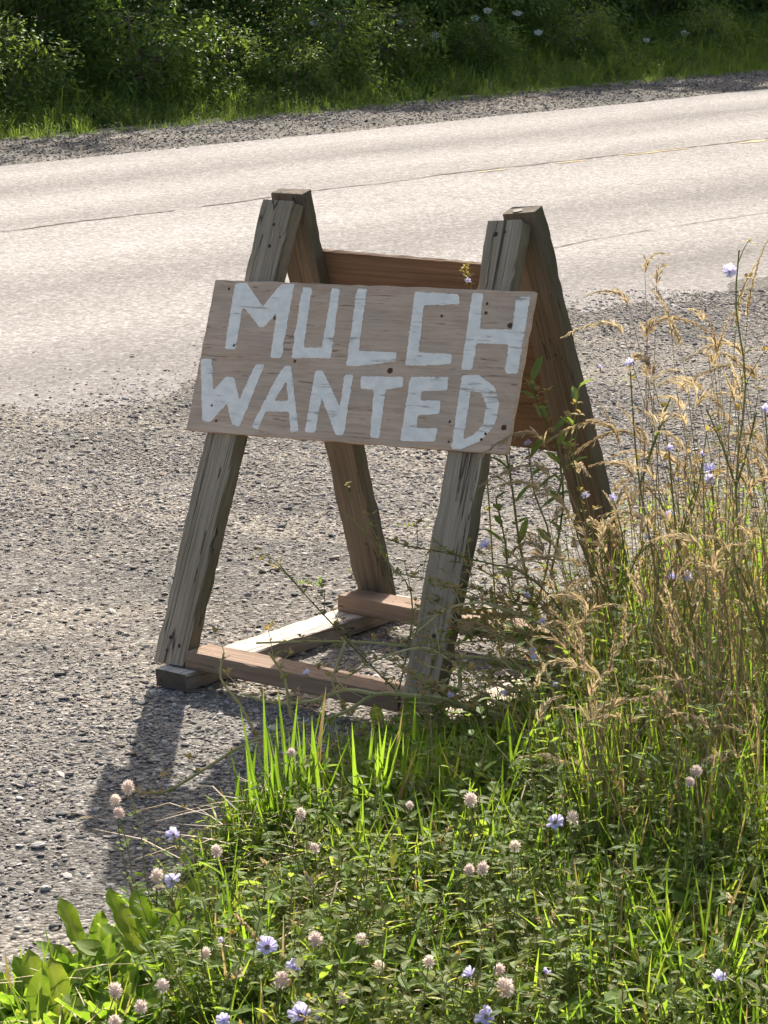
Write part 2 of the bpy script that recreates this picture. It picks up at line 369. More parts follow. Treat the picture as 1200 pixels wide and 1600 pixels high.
# one ground sheet to the horizon
me = bpy.data.meshes.new('ground'); me.from_pydata([(-900, -900, -.03), (900, -900, -.03), (900, 1200, -.03), (-900, 1200, -.03)], [], [(0, 1, 2, 3)]); me.materials.append(M['soil'])
tag(obj('ground', me), None, None, None, 'structure')
SGN = Vector((-.09, 6.45))
def gravel_z(x, y):
    n_ = -x * math.sin(RA) + y * math.cos(RA)
    z = .010 * math.sin(2.1 * x + 1.3 * y) + .008 * math.sin(-3.7 * x + 2.9 * y + 1) + .006 * math.sin(6.1 * x + 5.3 * y + 2)
    d = math.hypot(x - SGN.x - .25, y - SGN.y)
    k = min(1, max(0, (d - .75) / .6))
    e = n_ - N_NEAR                             # falls away under the road; ragged where the two sheets cross
    w = .006 * math.sin(3.1 * x + 1.1) + .005 * math.sin(7.7 * x - 2 * y) + .004 * math.sin(17 * x + 5 * y) + .003 * math.sin(31 * x - 23 * y)
    if e > -.4: z = z * .3 + w * .8 * min(1, (e + .4) / .3) - .028 * max(0, e)
    if in_poly(x, y, MEADOW): return -.02
    return z * k - .004
grid_sheet('gravel_shoulder', -3.4, 4.6, 2.0, 16, .055, lambda x, y: gravel_z(x, y) if -x * math.sin(RA) + y * math.cos(RA) < N_NEAR + .7 else -.028, M['gravel_bed'])
# meadow soil
mp = [(p[0], p[1]) for p in MEADOW]
sheet('meadow_soil', mp, .012, M['soil'])
# road: local x along the road, local y across it (0 = centre)
road_m = Matrix.Translation(RN * N_MID + RR * 18) @ Matrix.Rotation(RA, 4, 'Z')
vs, fs = [], []; K = 260; L0, L1 = -60, 60
for i in range(K + 1):
    x = L0 + (L1 - L0) * i / K
    if -14 < x < 6: pass
    vs += [(x, N_NEAR - N_MID - .55, -.034), (x, N_NEAR - N_MID, .0), (x, 0, .03), (x, N_FAR - N_MID + R(-.02, .02) + .02 * math.sin(x * 2.3), .008)]
for i in range(K):
    for j in range(3): a = i * 4 + j; fs.append((a, a + 4, a + 5, a + 1)[::-1])
me = bpy.data.meshes.new('road'); me.from_pydata(vs, [], fs); me.materials.append(M['road'])
road = tag(obj('road', me, None, None, road_m), None, None, None, 'structure')
def road_z(y): return (.03 + (.0 - .03) * (-y) / (N_MID - N_NEAR)) if y < 0 else .03 + (.008 - .03) * y / (N_FAR - N_MID)
def crack(name, x0, x1, yc, wid, mat, gap=.12, dz=.003, wob=.02, step=.05):
    mb = MB(); x = x0; yy = 0
    run = []
    while x < x1:
        yy = max(-.06, min(.06, yy + R(-wob, wob) * .6)); w = wid * R(.35, 1.1)
        if random.random() < gap and len(run) > 3:
            _flush(mb, run); run = []; x += step * R(.5, 3)
        run.append((x, yc + yy + .05 * math.sin(x * .9), w)); x += step * R(.6, 1.4)
    _flush(mb, run)
    return obj(name, mb.mesh(name, mat), road)
def _flush(mb, run, dz=.003):
    if len(run) < 2: return
    vs = []; n = len(run)
    for i, (x, y, w) in enumerate(run):
        if i in (0, n - 1): w *= .2
        vs += [(x, y - w / 2, road_z(y - w / 2) + dz), (x, y + w / 2, road_z(y + w / 2) + dz)]
    mb.add(vs, [(2 * i, 2 * i + 1, 2 * i + 3, 2 * i + 2)[::-1] for i in range(n - 1)])
crack('crack', -14, 9, .02, .024, M['crack'], .012)
crack('crack', -7.9, -5.0, -2.3, .011, M['crack'], .05)
crack('crack', -13, -11.2, -3.15, .012, M['crack'], .10)
for x0, x1 in ((-5.2, -4.9), (-4.5, -4.1), (-3.9, -3.2), (-2.75, 3.2)):
    crack('lane_marking', x0, x1, -.06, .03 if x0 < -3 else .085, M['yellow'], .02, wob=.006)
# far gravel shoulder
far = [(RR * t + RN * n) for t, n in ((-45, N_FAR - .08), (80, N_FAR - .08), (80, N_GRASS + .25), (-45, N_GRASS + .25))]
sheet('far_shoulder', [(p.x, p.y) for p in far], .002, M['gravel_bed'])

# stones
def pebble(seed, sub=1):
    r = random.Random(seed); bm = bmesh.new(); bmesh.ops.create_icosphere(bm, subdivisions=sub, radius=.5)
    ax = (r.uniform(.75, 1.2), r.uniform(.6, .95), r.uniform(.22, .42))
    cut = [(Vector((r.gauss(0, 1), r.gauss(0, 1), r.gauss(0, 1))).normalized(), r.uniform(.28, .42)) for _ in range(6)]
    for v in bm.verts:
        for nrm, d in cut:
            e = v.co.dot(nrm) - d
            if e > 0: v.co -= nrm * e * .85
        v.co = Vector((v.co.x * ax[0], v.co.y * ax[1], v.co.z * ax[2])) * r.uniform(.94, 1.06)
    me = bpy.data.meshes.new('stone'); bm.to_mesh(me); bm.free(); return me
peb = [pebble(i) for i in range(10)]
for p in peb: p.materials.append(M['stone'])
poly = MEADOW
def gravel_points(n):
    Y = np.sqrt(rng.uniform(4.2 ** 2, 12.4 ** 2, n)); X = rng.uniform(-.19, .19, n) * (Y + .3) + 0
    nn = -X * math.sin(RA) + Y * math.cos(RA)
    pr = np.where(nn < N_NEAR - .12, 1.0, np.exp(-(nn - N_NEAR + .12) / .15) * .75 * (nn < N_NEAR + 1.2))
    patch = .5 + .5 * np.sin(1.9 * X + 2.3 * Y) * np.sin(2.7 * X - 1.1 * Y + 2)
    pr *= .55 + .45 * patch
    q_ = .5 + .5 * np.sin(2.6 * (Y * .9 - X * .55) + .8 * np.sin(1.3 * X)); pr *= .35 + .65 * q_
    keep = rng.random(n) < pr
    return X[keep], Y[keep]
X, Y = gravel_points(300000)
k = np.array([not in_poly(x, y, poly) or random.random() < .12 for x, y in zip(X, Y)])
X, Y = X[k], Y[k]; n = len(X)
sc = np.clip(np.exp(rng.normal(math.log(.0082), .46, n)), .004, .03)
Z = np.array([gravel_z(x, y) for x, y in zip(X, Y)])
nn = -X * math.sin(RA) + Y * math.cos(RA); Z = np.maximum(Z, np.where(nn > N_NEAR - .5, (nn - N_NEAR) * np.where(nn > N_NEAR, .0087, .062), -1)) + sc * .10
rot = np.stack([rng.normal(0, .22, n), rng.normal(0, .22, n), rng.uniform(0, 6.28, n)], 1)
scatter('gravel', np.stack([X, Y, Z], 1), sc, rot, peb, rng.integers(0, len(peb), n), 'loose grey and tan crushed stone covering the near road shoulder', 'gravel')
pf = [m_.copy() for m_ in peb]
for p in pf: p.materials.clear(); p.materials.append(M['far_stone'])
n = 34000; t = rng.uniform(8, 31, n); q = N_FAR - .05 + (N_GRASS + .15 - N_FAR) * rng.random(n) ** .85
X = RR.x * t + RN.x * q; Y = RR.y * t + RN.y * q; sc = np.clip(np.exp(rng.normal(math.log(.012), .4, n)), .006, .04)
rot = np.stack([rng.normal(0, .22, n), rng.normal(0, .22, n), rng.uniform(0, 6.28, n)], 1)
scatter('far_gravel', np.stack([X, Y, .004 + sc * .12], 1), sc, rot, pf, rng.integers(0, len(pf), n), 'dark grey crushed stone along the far edge of the road', 'gravel')
# a few larger stones that stand out
def single_stone(x, y, s, label, seed, mat):
    me = pebble(seed, 2); me.materials.append(mat); p = gz(x, y)
    o = obj('stone', me, None, (p.x, p.y, gravel_z(p.x, p.y) + s * .12)); o.scale = (s, s, s); o.rotation_euler = (.1, .05, R(0, 6))
    tag(o, label, 'stone', 'larger stones on the gravel')
def plain(name, c):
    m = Mat(name); n_ = m.noise(m.coord((6, 6, 6), True), 2, 4); return m.done(m.pbr(m.mix(c, tuple(v * .65 for v in c), n_), .8, m.bump(n_, .4, .02)))
tanst, palest, darkst = plain('tan_stone', (.34, .28, .21)), plain('pale_stone', (.46, .43, .39)), plain('dark_stone', (.09, .085, .085))
single_stone(430, 890, .042, 'tan stone lying between the sign legs left of the small grass tuft', 31, tanst)
single_stone(522, 868, .045, 'flat tan stone on the gravel just left of the rear left leg', 32, tanst)
single_stone(60, 1316, .034, 'grey stone on the gravel left of the board shadow', 33, palest)
single_stone(72, 1374, .026, 'small pale stone near the bright leaves at the lower left', 34, palest)
single_stone(87, 1427, .026, 'dark stone at the edge of the bright leaves', 35, darkst)
single_stone(96, 1272, .024, 'dark stone just left of the tip of the board shadow', 36, darkst)

# ------------------------------------------------------------------ the sign
SA = math.radians(-36.7)
sign = empty('wooden_road_sign', (-.515, 6.292, 0), SA)
tag(sign, 'weathered wooden A-frame sign with hand painted plywood board reading mulch wanted', 'sign')
def beam_mesh(name, L, w, t, mat, rough=.0012, cham=.004, seed=0):
    r = random.Random(seed); ns = max(4, int(L / .02)); mb = MB(); prof = []; bow = r.uniform(-.004, .004) if L > .9 else 0; dents = [(r.uniform(0, L), r.randrange(8), r.uniform(.002, .005)) for _ in range(int(L * 14))]
    a, b = w / 2, t / 2
    for sx, sy in ((1, 1), (-1, 1), (-1, -1), (1, -1)):
        q = [(sx * a, sy * (b - cham)), (sx * (a - cham), sy * b)]
        prof += q if sx * sy > 0 else q[::-1]
    vs = []; off = [0] * 8
    for i in range(ns + 1):
        x = L * i / ns
        for j, (py, pz) in enumerate(prof):
            off[j] = off[j] * .6 + r.uniform(-rough, rough)
            k = 1 + off[j] / a
            e = r.uniform(-rough, rough) * (1.8 if i in (0, ns) else .5)
            dn = sum(dp * max(0, 1 - abs(x - dx) / .022) for dx, dj, dp in dents if dj == j); k -= dn / a
            vs.append((x + e, py * k + bow * math.sin(pi * i / ns), (pz + off[j] * .5 * (1 if pz > 0 else -1)) * (1 - dn * 12)))
    fs = [(i * 8 + j, i * 8 + (j + 1) % 8, (i + 1) * 8 + (j + 1) % 8, (i + 1) * 8 + j) for i in range(ns) for j in range(8)]
    fs += [tuple(range(8))[::-1], tuple(ns * 8 + j for j in range(8))]
    mb.add(vs, fs); return mb.mesh(name, mat)
def frame(p0, ax, side):                       # matrix: local x along ax, y along side (made square), z = thickness
    ax = Vector(ax).normalized(); side = Vector(side); side = (side - ax * side.dot(ax)).normalized(); nz = ax.cross(side)
    return Matrix(((ax.x, side.x, nz.x, p0[0]), (ax.y, side.y, nz.y, p0[1]), (ax.z, side.z, nz.z, p0[2]), (0, 0, 0, 1)))
LW, LT = .0875, .039
def leg(p_foot, p_top, seed, mat, flip):
    """p_* = middle of the visible wide face; flip: thickness goes away from that face"""
    a, b = Vector(p_foot), Vector(p_top); ax = (b - a); L = ax.length
    m4 = frame(a, ax, (1, 0, 0))
    nz = Vector((m4[0][2], m4[1][2], m4[2][2]))
    back = nz if nz.y > 0 else -nz
    m4 = Matrix.Translation(back * (LT / 2 * flip)) @ m4
    return obj('leg', beam_mesh('leg', L, LW, LT, mat, .0018, .003, seed), sign, None, m4)
lam = math.radians(22.148)
def fp(u, w, off=0): return Vector((u, .047 + w * math.sin(lam) + off * math.cos(lam), .04 + w * math.cos(lam) - off * math.sin(lam)))
def bp(u, z, off=0):
    k = .2746; c = 1 / math.hypot(1, k); return Vector((u, .745 - k * (z - .085) + off * c, z + off * c * k))
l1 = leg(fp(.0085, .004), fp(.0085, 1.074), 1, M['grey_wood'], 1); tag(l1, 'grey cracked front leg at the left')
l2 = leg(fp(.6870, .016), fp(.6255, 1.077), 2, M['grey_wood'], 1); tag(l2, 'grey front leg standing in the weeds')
l3 = leg(bp(.0475, .045), bp(.006, 1.047), 3, M['brown_wood'], 1); tag(l3, 'brown rear leg beside the pale runner')
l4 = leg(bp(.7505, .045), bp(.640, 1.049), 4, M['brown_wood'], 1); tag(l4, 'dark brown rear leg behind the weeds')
def plank(name, c0, ax, L, side, w, t, mat, seed):
    return obj(name, beam_mesh(name, L, w, t, mat, .0012, .003, seed), sign, None, frame(c0, ax, side))
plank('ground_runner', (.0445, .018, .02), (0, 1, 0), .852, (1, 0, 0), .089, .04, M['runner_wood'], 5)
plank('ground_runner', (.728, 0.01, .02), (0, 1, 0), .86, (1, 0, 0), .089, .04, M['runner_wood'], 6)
plank('cross_bar', (.056, .097, .0605), (1, 0, 0), .582, (0, 1, 0), .089, .039, M['red_wood'], 7)
plank('cross_bar', (.018, .698, .0605), (1, 0, 0), .72, (0, 1, 0), .086, .039, M['red_wood'], 8)
# boards: local x along the board, y up the slope, z towards the viewer
def board_mesh(name, Wd, H, T, mat, seed):
    r = random.Random(seed); mb = MB(); nx, ny = 34, 14; vs = []
    for side in (0, 1):
        for j in range(ny + 1):
            for i in range(nx + 1):
                x, y = Wd * i / nx, H * j / ny
                ex = r.uniform(-.0012, .0012) if i in (0, nx) else 0; ey = r.uniform(-.0012, .0012) if j in (0, ny) else 0
                vs.append((x + ex, y + ey, T / 2 if side else -T / 2))
    q = (nx + 1) * (ny + 1); fs = []
    for j in range(ny):
        for i in range(nx):
            a = j * (nx + 1) + i; fs += [(a, a + nx + 1, a + nx + 2, a + 1), (q + a, q + a + 1, q + a + nx + 2, q + a + nx + 1)]
    ring = [i for i in range(nx)] + [nx + j * (nx + 1) for j in range(ny)] + [ny * (nx + 1) + nx - i for i in range(nx)] + [(ny - j) * (nx + 1) for j in range(ny)]
    for a, b in zip(ring, ring[1:] + ring[:1]): fs.append((a, b, q + b, q + a))
    mb.add(vs, fs); return mb.mesh(name, mat)
BT = .012; rb = math.radians(3.276)
o0 = fp(-.087, .527, -BT / 2); bx = fp(-.087 + math.cos(rb), .527 + math.sin(rb), -BT / 2) - o0; by = fp(-.087 - math.sin(rb), .527 + math.cos(rb), -BT / 2) - o0
board = obj('sign_board', board_mesh('sign_board', .858, .350, BT, M['plywood'], 1), sign, None, frame(o0, bx, by))
tag(board, 'front plywood board painted with white capital letters')
T0 = bp(-.03, .478, LT + .0065); bb = obj('back_board', board_mesh('back_board', .70, .440, .012, M['red_ply'], 2), sign, None, frame(T0, (1, 0, .012), bp(-.03, 1.0, LT) - bp(-.03, .5, LT)))
tag(bb, 'reddish plywood board between the rear legs, seen from behind')
# painted letters, in millimetres on the board
GL = {'M': [(59, 342), (91, 346), (149, 293), (189, 345), (226, 347), (228, 177), (198, 177), (192, 280), (163, 245), (153, 244), (100, 286), (94, 289), (96, 191), (65, 191)],
'U': [(250, 341), (276, 340), (285, 204), (335, 206), (331, 341), (353, 339), (364, 183), (256, 179)],
'L': [(400, 342), (426, 342), (434, 203), (535, 204), (538, 184), (432, 168), (409, 168)],
'C': [(554, 340), (668, 338), (676, 316), (584, 311), (592, 206), (679, 207), (682, 186), (650, 181), (564, 176)],
'H': [(702, 342), (730, 342), (738, 264), (820, 266), (815, 336), (850, 339), (852, 172), (821, 172), (817, 234), (737, 233), (737, 175), (710, 174)],
'W': [(3, 165), (33, 167), (56, 94), (83, 128), (108, 127), (134, 76), (160, 160), (186, 161), (149, 17), (127, 20), (101, 67), (63, 21), (40, 25)],
'A': [(242, 160), (259, 161), (314, 17), (294, 10), (277, 58), (213, 55), (201, 12), (182, 18), (228, 138)],
'N': [(328, 153), (348, 155), (412, 77), (409, 149), (432, 150), (436, 15), (416, 13), (359, 94), (358, 15), (331, 15)],
'T': [(453, 147), (564, 151), (568, 129), (525, 121), (532, 14), (507, 14), (494, 119), (459, 119)],
'E': [(583, 152), (681, 157), (684, 128), (619, 122), (619, 102), (671, 104), (675, 76), (619, 69), (622, 41), (676, 45), (677, 15), (587, 11)],
'D': [(714, 162), (756, 165), (801, 141), (821, 103), (818, 57), (791, 24), (746, 3), (721, 2)]}
HOLE = {'A': [(255, 127), (231, 80), (270, 82)], 'D': [(744, 131), (770, 127), (789, 102), (790, 58), (769, 35), (746, 24)]}
def rough_loop(pts):
    q = []
    for i, (x, y) in enumerate(pts):            # brushed corners, not cut ones
        for j in (i - 1, (i + 1) % len(pts)):
            dx, dy = pts[j][0] - x, pts[j][1] - y; L = math.hypot(dx, dy); k = min(.3, R(2, 4.2) / L); q.append((x + dx * k, y + dy * k))
    pts = q; out = []
    for (x0, y0), (x1, y1) in zip(pts, pts[1:] + pts[:1]):
        L = math.hypot(x1 - x0, y1 - y0); k = max(2, int(L / 5)); vert = abs(y1 - y0) > abs(x1 - x0)
        for i in range(k):
            t = i / k; j = 0 if i == 0 else (random.gauss(0, .9) if vert else random.gauss(0, .5))
            x, y = x0 + (x1 - x0) * t, y0 + (y1 - y0) * t
            x += j if vert else 0; y += 0 if vert else j
            if i == 0: x += (x0 < x1) * .8
            out.append((min(max(x, 1), 857) / 1000, min(max(y, 1), 349) / 1000))
    return out
for ch in 'MULCHWANTED':
    loops = [rough_loop(GL[ch])] + ([rough_loop(HOLE[ch])] if ch in HOLE else [])
    flat = [p for l in loops for p in l]; z0, z1 = BT / 2 - .0004, BT / 2 + .0009
    tris = tessellate_polygon([[Vector((x, y, 0)) for x, y in l] for l in loops])
    vs = [(x, y, z1) for x, y in flat] + [(x, y, z0) for x, y in flat]; n0 = len(flat); fs = []
    for t in tris:
        a, b, c = (Vector((*flat[i], 0)) for i in t)
        fs.append(tuple(t) if (b - a).cross(c - a).z > 0 else tuple(t)[::-1])
    s0 = 0
    for l in loops:
        for i in range(len(l)): a, b = s0 + i, s0 + (i + 1) % len(l); fs.append((a, b, b + n0, a + n0))
        s0 += len(l)
    mb = MB(); mb.add(vs, fs); obj('letter', mb.mesh('letter', M['paint']), board)
def disc(name, parent, x, y, z, rx, ry, mat, h=.0006, seg=12, dome=True):
    mb = MB(); vs = [(x, y, z + h)]
    for k in range(seg): a = 2 * pi * k / seg; q = R(.88, 1.1); vs.append((x + rx * q * math.cos(a), y + ry * q * math.sin(a), z))
    mb.add(vs, [(0, 1 + k, 1 + (k + 1) % seg) for k in range(seg)]); return obj(name, mb.mesh(name, mat), parent)
for (x, y), s in zip([(104, 284), (191, 268), (267, 172), (527, 163), (80, 26), (746, 300), (812, 275), (842, 56), (711, 17), (635, 289)], (3.5, 5, 4, 7, 3.5, 4, 6.5, 6.5, 3, 3.5)):
    disc('knot', board, x / 1000, y / 1000, BT / 2 + .0003, s / 1000 * 1.1, s / 1000, M['knot'], .0004)
    if s > 6: disc('knot', board, x / 1000, y / 1000, BT / 2 + .0009, s / 2600, s / 2600, M['nail'], .0003)
for (x, y) in ((45, 330), (60, 60), (800, 40), (792, 27), (745, 320), (705, 60), (90, 200)):
    disc('screw', board, x / 1000, y / 1000, BT / 2 + .0012, .0032, .0032, M['nail'], .0005, 8)
def legface(l, x, y, sgn, s): disc('nail', l, x, y, sgn * (LT / 2 + .0006), s, s, M['nail'], .0006 * sgn, 8)
# which sign of local z faces the viewer differs per leg
for l, hs in ((l1, [(1.015, 0.004, .004), (.965, .006, .0045), (.06, -.01, .005), (.045, .02, .005), (.03, -.012, .004)]), (l2, [(1.03, -.016, .006), (1.035, .006, .0035), (.16, .01, .005)]),
              (l3, [(.30, .0, .005), (.16, .018, .004), (.82, .02, .004), (.76, -.01, .0035)]), (l4, [(.55, .0, .004), (.72, .01, .004)])):
    nz = Vector((l.matrix_basis[0][2], l.matrix_basis[1][2], l.matrix_basis[2][2])); sg = -1 if nz.y > 0 else 1
    for x, y, s in hs: legface(l, x, y, sg, s)
# dark hole in the end grain of the rear right leg
disc('knot_hole', l4, 0, 0, 0, .001, .001, M['nail'])
kh = [c for c in l4.children if c.name.startswith('knot_hole')][0]
mb = MB(); Ltop = (bp(.640, 1.049) - bp(.7505, .045)).length
mb.add([(Ltop + .0025, -.008 + .012 * math.cos(a), -.006 + .009 * math.sin(a)) for a in np.linspace(0, 2 * pi, 12, endpoint=False)], [tuple(range(12))]); kh.data = mb.mesh('knot_hole', M['nail'])

# ------------------------------------------------------------------ plants: meadow stuff
def blade(mb, base, d, L, w, bend, segs=4, fold=0, mi=0, tw=None):
    side = Vector((-d.y, d.x, 0)); tw = R(-.5, .5) if tw is None else tw; side = (side * math.cos(tw) + d * math.sin(tw)); pts, ws = [], []
    for i in range(segs + 1):
        t = i / segs; a = bend * t
        p = base + d * (L * (1 - math.cos(a)) / max(a, .01) if a > .01 else 0) + Vector((0, 0, L * (math.sin(a) / a * t if a > .01 else t)))
        pts.append(p); ws.append(w * (1 - t ** 2.2) * (.7 + .3 * min(1, t * 4)) + .0004)
    mb.ribbon(pts, ws, side, mi, fold)
def tuft(n, L, w, spread, bend, mats, dry=0.0):
    mb = MB()
    for _ in range(n):
        d = rdir(); b = Vector((R(-spread, spread), R(-spread, spread), -.005)); blade(mb, b, d, L * R(.45, 1.1), w * R(.6, 1.1), R(*bend), 4, 0, 1 if random.random() < dry else 0)
    return mb.mesh('tuft', mats)
def weedlet(n, H, leaf_s):
    """wiry stem with small paired leaves"""
    mb = MB()
    for _ in range(n):
        d = rdir(); h = H * R(.5, 1.1); pts = [Vector((R(-.02, .02), R(-.02, .02), -.004))]
        for i in range(4): pts.append(pts[-1] + d * h * R(.05, .2) + Vector((0, 0, h * .27)) + rdir() * h * .04)
        mb.tube(pts, .0012, .0007, 3, 1, False)
        for i in range(1, 5):
            for j in range(3):
                q = pts[i - 1].lerp(pts[i], R(.2, 1)); dd = (rdir() + Vector((0, 0, R(-.1, .7)))); mb.leafq(q, dd, Vector((0, 0, 1)), leaf_s * R(.6, 1.3), leaf_s * R(.3, .55), 0)
    return mb.mesh('weed', [M['clover'], M['stem_green']])
def cloverlet(n, H, s):
    mb = MB()
    for _ in range(n):
        b = Vector((R(-.04, .04), R(-.04, .04), -.004)); t = b + Vector((R(-.02, .02), R(-.02, .02), H * R(.5, 1.1)))
        mb.tube([b, b.lerp(t, .5) + rdir() * .004, t], .0009, .0007, 3, 1, False); a0 = R(0, 6.28)
        for k in range(3):
            a = a0 + k * 2.1; mb.leafq(t, Vector((math.cos(a), math.sin(a), R(-.1, .35))), Vector((0, 0, 1)), s * R(.8, 1.2), s * .75, 0)
    return mb.mesh('clover', [M['clover'], M['stem_green']])
def bigweed(n, H, ls, mat='broad_plain'):
    """loose plant with larger pointed leaves on short stalks"""
    mb = MB()
    for _ in range(n):
        d = rdir(); b = Vector((R(-.03, .03), R(-.03, .03), -.004)); t = b + d * H * R(.1, .6) + Vector((0, 0, H * R(.35, 1.0)))
        mb.tube([b, b.lerp(t, .5) + Vector((0, 0, H * .1)), t], .0013, .001, 3, 1, False)
        mb.leafq(t, d * R(.5, 1) + rdir() * .4 + Vector((0, 0, R(-.5, .6))), Vector((R(-.4, .4), R(-.4, .4), 1)), ls * R(.6, 1.25), ls * R(.28, .48))
        if random.random() < .6: mb.leafq(b.lerp(t, .6), rdir() + Vector((0, 0, R(-.2, .6))), Vector((0, 0, 1)), ls * R(.4, .8), ls * R(.2, .32))
    return mb.mesh('weed', [M[mat], M['stem_green']])
GM = [M['grass'], M['straw']]
tufts = [tuft(14, .20, .0072, .025, (.5, 2.0), GM, .12) for _ in range(4)] + [tuft(12, .13, .0065, .025, (.6, 2.1), GM, .2) for _ in range(2)]
weeds = [weedlet(6, .15, .020) for _ in range(4)] + [cloverlet(9, .075, .015) for _ in range(2)] + [bigweed(13, .11, .036) for _ in range(4)]
def meadow_pts(n, dens):
    out = []
    while len(out) < n:
        x, y = R(-.9, 2.1), R(4.0, 8.0)
        if x < -.13 * y - .42 or x > .13 * y + .9 or not in_poly(x, y, MEADOW): continue
        if random.random() < dens(x, y): out.append((x, y))
    return out
def px(x, y, z=0):
    d = Vector((x, y, z - HCAM)); w = d.dot(_f); return 600 + FPX * x / w, 800 - FPX * d.dot(_u) / w
def edge_d(x, y):
    best = 9
    for a, b in zip(VB, VB[1:]):
        ax, ay = b.x - a.x, b.y - a.y; t = max(0, min(1, ((x - a.x) * ax + (y - a.y) * ay) / (ax * ax + ay * ay)))
        best = min(best, math.hypot(x - a.x - ax * t, y - a.y - ay * t))
    return best
def clump_n(x, y, f=1.0): return .5 + .25 * math.sin(7 * f * x + 3 * f * y) + .25 * math.sin(-4 * f * x + 9 * f * y + 1.7)
def gd(x, y):
    u, v = px(x, y); e = edge_d(x, y); b = .25 + .75 * clump_n(x, y, 1.3)
    if u < 330 and v > 1440: b *= .12
    elif u < 820 and v > 1390: b *= .38
    b *= .35 + 1.1 * clump_n(x + 9, y + 2, 2.6) ** 2
    return b * min(1, .15 + e / .10)
P = meadow_pts(2350, gd); n = len(P)
E_ = np.array([edge_d(*p) for p in P]); scl = rng.uniform(.55, 1.15, n) * np.clip(.5 + E_ * 2.0, .5, 1.15)
scatter('meadow_grass', [(x, y, .01) for x, y in P], scl, np.stack([rng.normal(0, .12, n), rng.normal(0, .12, n), rng.uniform(0, 6.28, n)], 1), tufts, rng.integers(0, len(tufts), n),
        'short green grass filling the roadside meadow', 'grass')
def wd(x, y):
    u, v = px(x, y); b = .3 + .7 * clump_n(x + 3, y, 1.8)
    if u < 320 and v > 1440: b *= .08
    return b * min(1, .3 + edge_d(x, y) / .08)
P = meadow_pts(2900, wd); n = len(P)
E_ = np.array([edge_d(*p) for p in P]); scl = rng.uniform(.6, 1.25, n) * np.clip(.6 + E_ * 1.6, .6, 1.2)
scatter('meadow_weeds', [(x, y, .01) for x, y in P], scl, np.stack([rng.normal(0, .15, n), rng.normal(0, .15, n), rng.uniform(0, 6.28, n)], 1), weeds, rng.integers(0, len(weeds), n),
        'tangle of small leaved weeds and clover under the flowers', 'weeds')
tall = [weedlet(4, .34, .026) for _ in range(3)] + [tuft(11, .38, .006, .03, (.15, 1.0), GM, .25) for _ in range(3)]
P = meadow_pts(1150, lambda x, y: (px(x, y)[0] > 860) * (.25 + .75 * clump_n(x, y, 1.5)) * min(1, max(0, (px(x, y)[0] - 840) / 120)) * (px(x, y)[1] < 1480)); n = len(P)
scatter('tall_meadow_growth', [(x, y, .01) for x, y in P], rng.uniform(.6, 1.1, n), np.stack([rng.normal(0, .12, n), rng.normal(0, .12, n), rng.uniform(0, 6.28, n)], 1), tall, rng.integers(0, 6, n),
        'taller green grass and leafy stems between the dry stalks at the right', 'grass')
# dry litter
lit = []
for _ in range(3):
    mb = MB()
    for _ in range(7):
        d = rdir(); b = Vector((R(-.06, .06), R(-.06, .06), R(.01, .09))); e = b + d * R(.06, .2) + Vector((0, 0, R(-.03, .06))); s_ = Vector((-d.y, d.x, 0))
        mb.ribbon([b, b.lerp(e, .5) + Vector((0, 0, R(0, .02))), e], [.002, .003, .0008], s_, 0)
    lit.append(mb.mesh('straw', M['straw']))
P = meadow_pts(1200, lambda x, y: clump_n(x, y + 5, 1.1) * (1 if px(x, y)[0] > 420 else .12) * min(1, edge_d(x, y) / .12)); n = len(P)
scatter('straw_litter', [(x, y, .012) for x, y in P], rng.uniform(.7, 1.2, n), np.stack([np.zeros(n), np.zeros(n), rng.uniform(0, 6.28, n)], 1), lit, rng.integers(0, 3, n),
        'pale dry straw lying tangled in the meadow', 'straw')

# ------------------------------------------------------------------ plants: single things
def on_ground(x, y): p = gz(x, y); return Vector((p.x, p.y, .01 if in_poly(p.x, p.y, MEADOW) else gravel_z(p.x, p.y)))
# grass tussocks one can point to
def tussock(x, y, n, L, w, label, bend=(.2, 1.1), group=None, mats=None, sp=.035):
    t = empty('grass_tussock', on_ground(x, y)); me_ = None
    tag(t, label, 'grass', group)
    mb = MB()
    for i in range(n):
        d = rdir(); blade(mb, Vector((R(-sp, sp), R(-sp, sp), -.01)), d, L * R(.4, 1.1), w * R(.7, 1.2), R(*bend), 5, .18, 1 if random.random() < .08 else 0)
    tag(obj('blades', mb.mesh('blades', mats or GM), t), kind='stuff')
    return t
tussock(470, 1345, 80, .29, .011, 'tall bright green grass tussock in front of the board shadow', (.15, .95), sp=.06)
tussock(600, 1330, 70, .27, .010, 'green grass tussock in front of the right front leg', (.2, 1.0), sp=.06)
tussock(385, 1330, 16, .22, .011, 'few broad grass blades at the left end of the tussocks', (.2, .9), sp=.03)
tussock(890, 1270, 60, .27, .009, 'bright arching grass tussock right of the sign base', (.3, 1.4), sp=.06)
tussock(990, 1250, 36, .26, .009, 'grass tussock at the foot of the tall dry stalks', (.2, 1.1), sp=.06)
tussock(1120, 1330, 34, .26, .010, 'lush green tussock near the right edge under the stalks', (.2, 1.2), sp=.06)
tussock(730, 1460, 30, .17, .007, 'low grass tussock among the clover in the lower middle', (.3, 1.4), sp=.05)
tussock(1000, 1540, 34, .18, .008, 'grass tussock at the lower right in front of the stalks', (.3, 1.3), sp=.05)
tussock(60, 1590, 20, .13, .009, 'grass tussock at the lower left corner beside the broad leaves', (.3, 1.2), sp=.04)
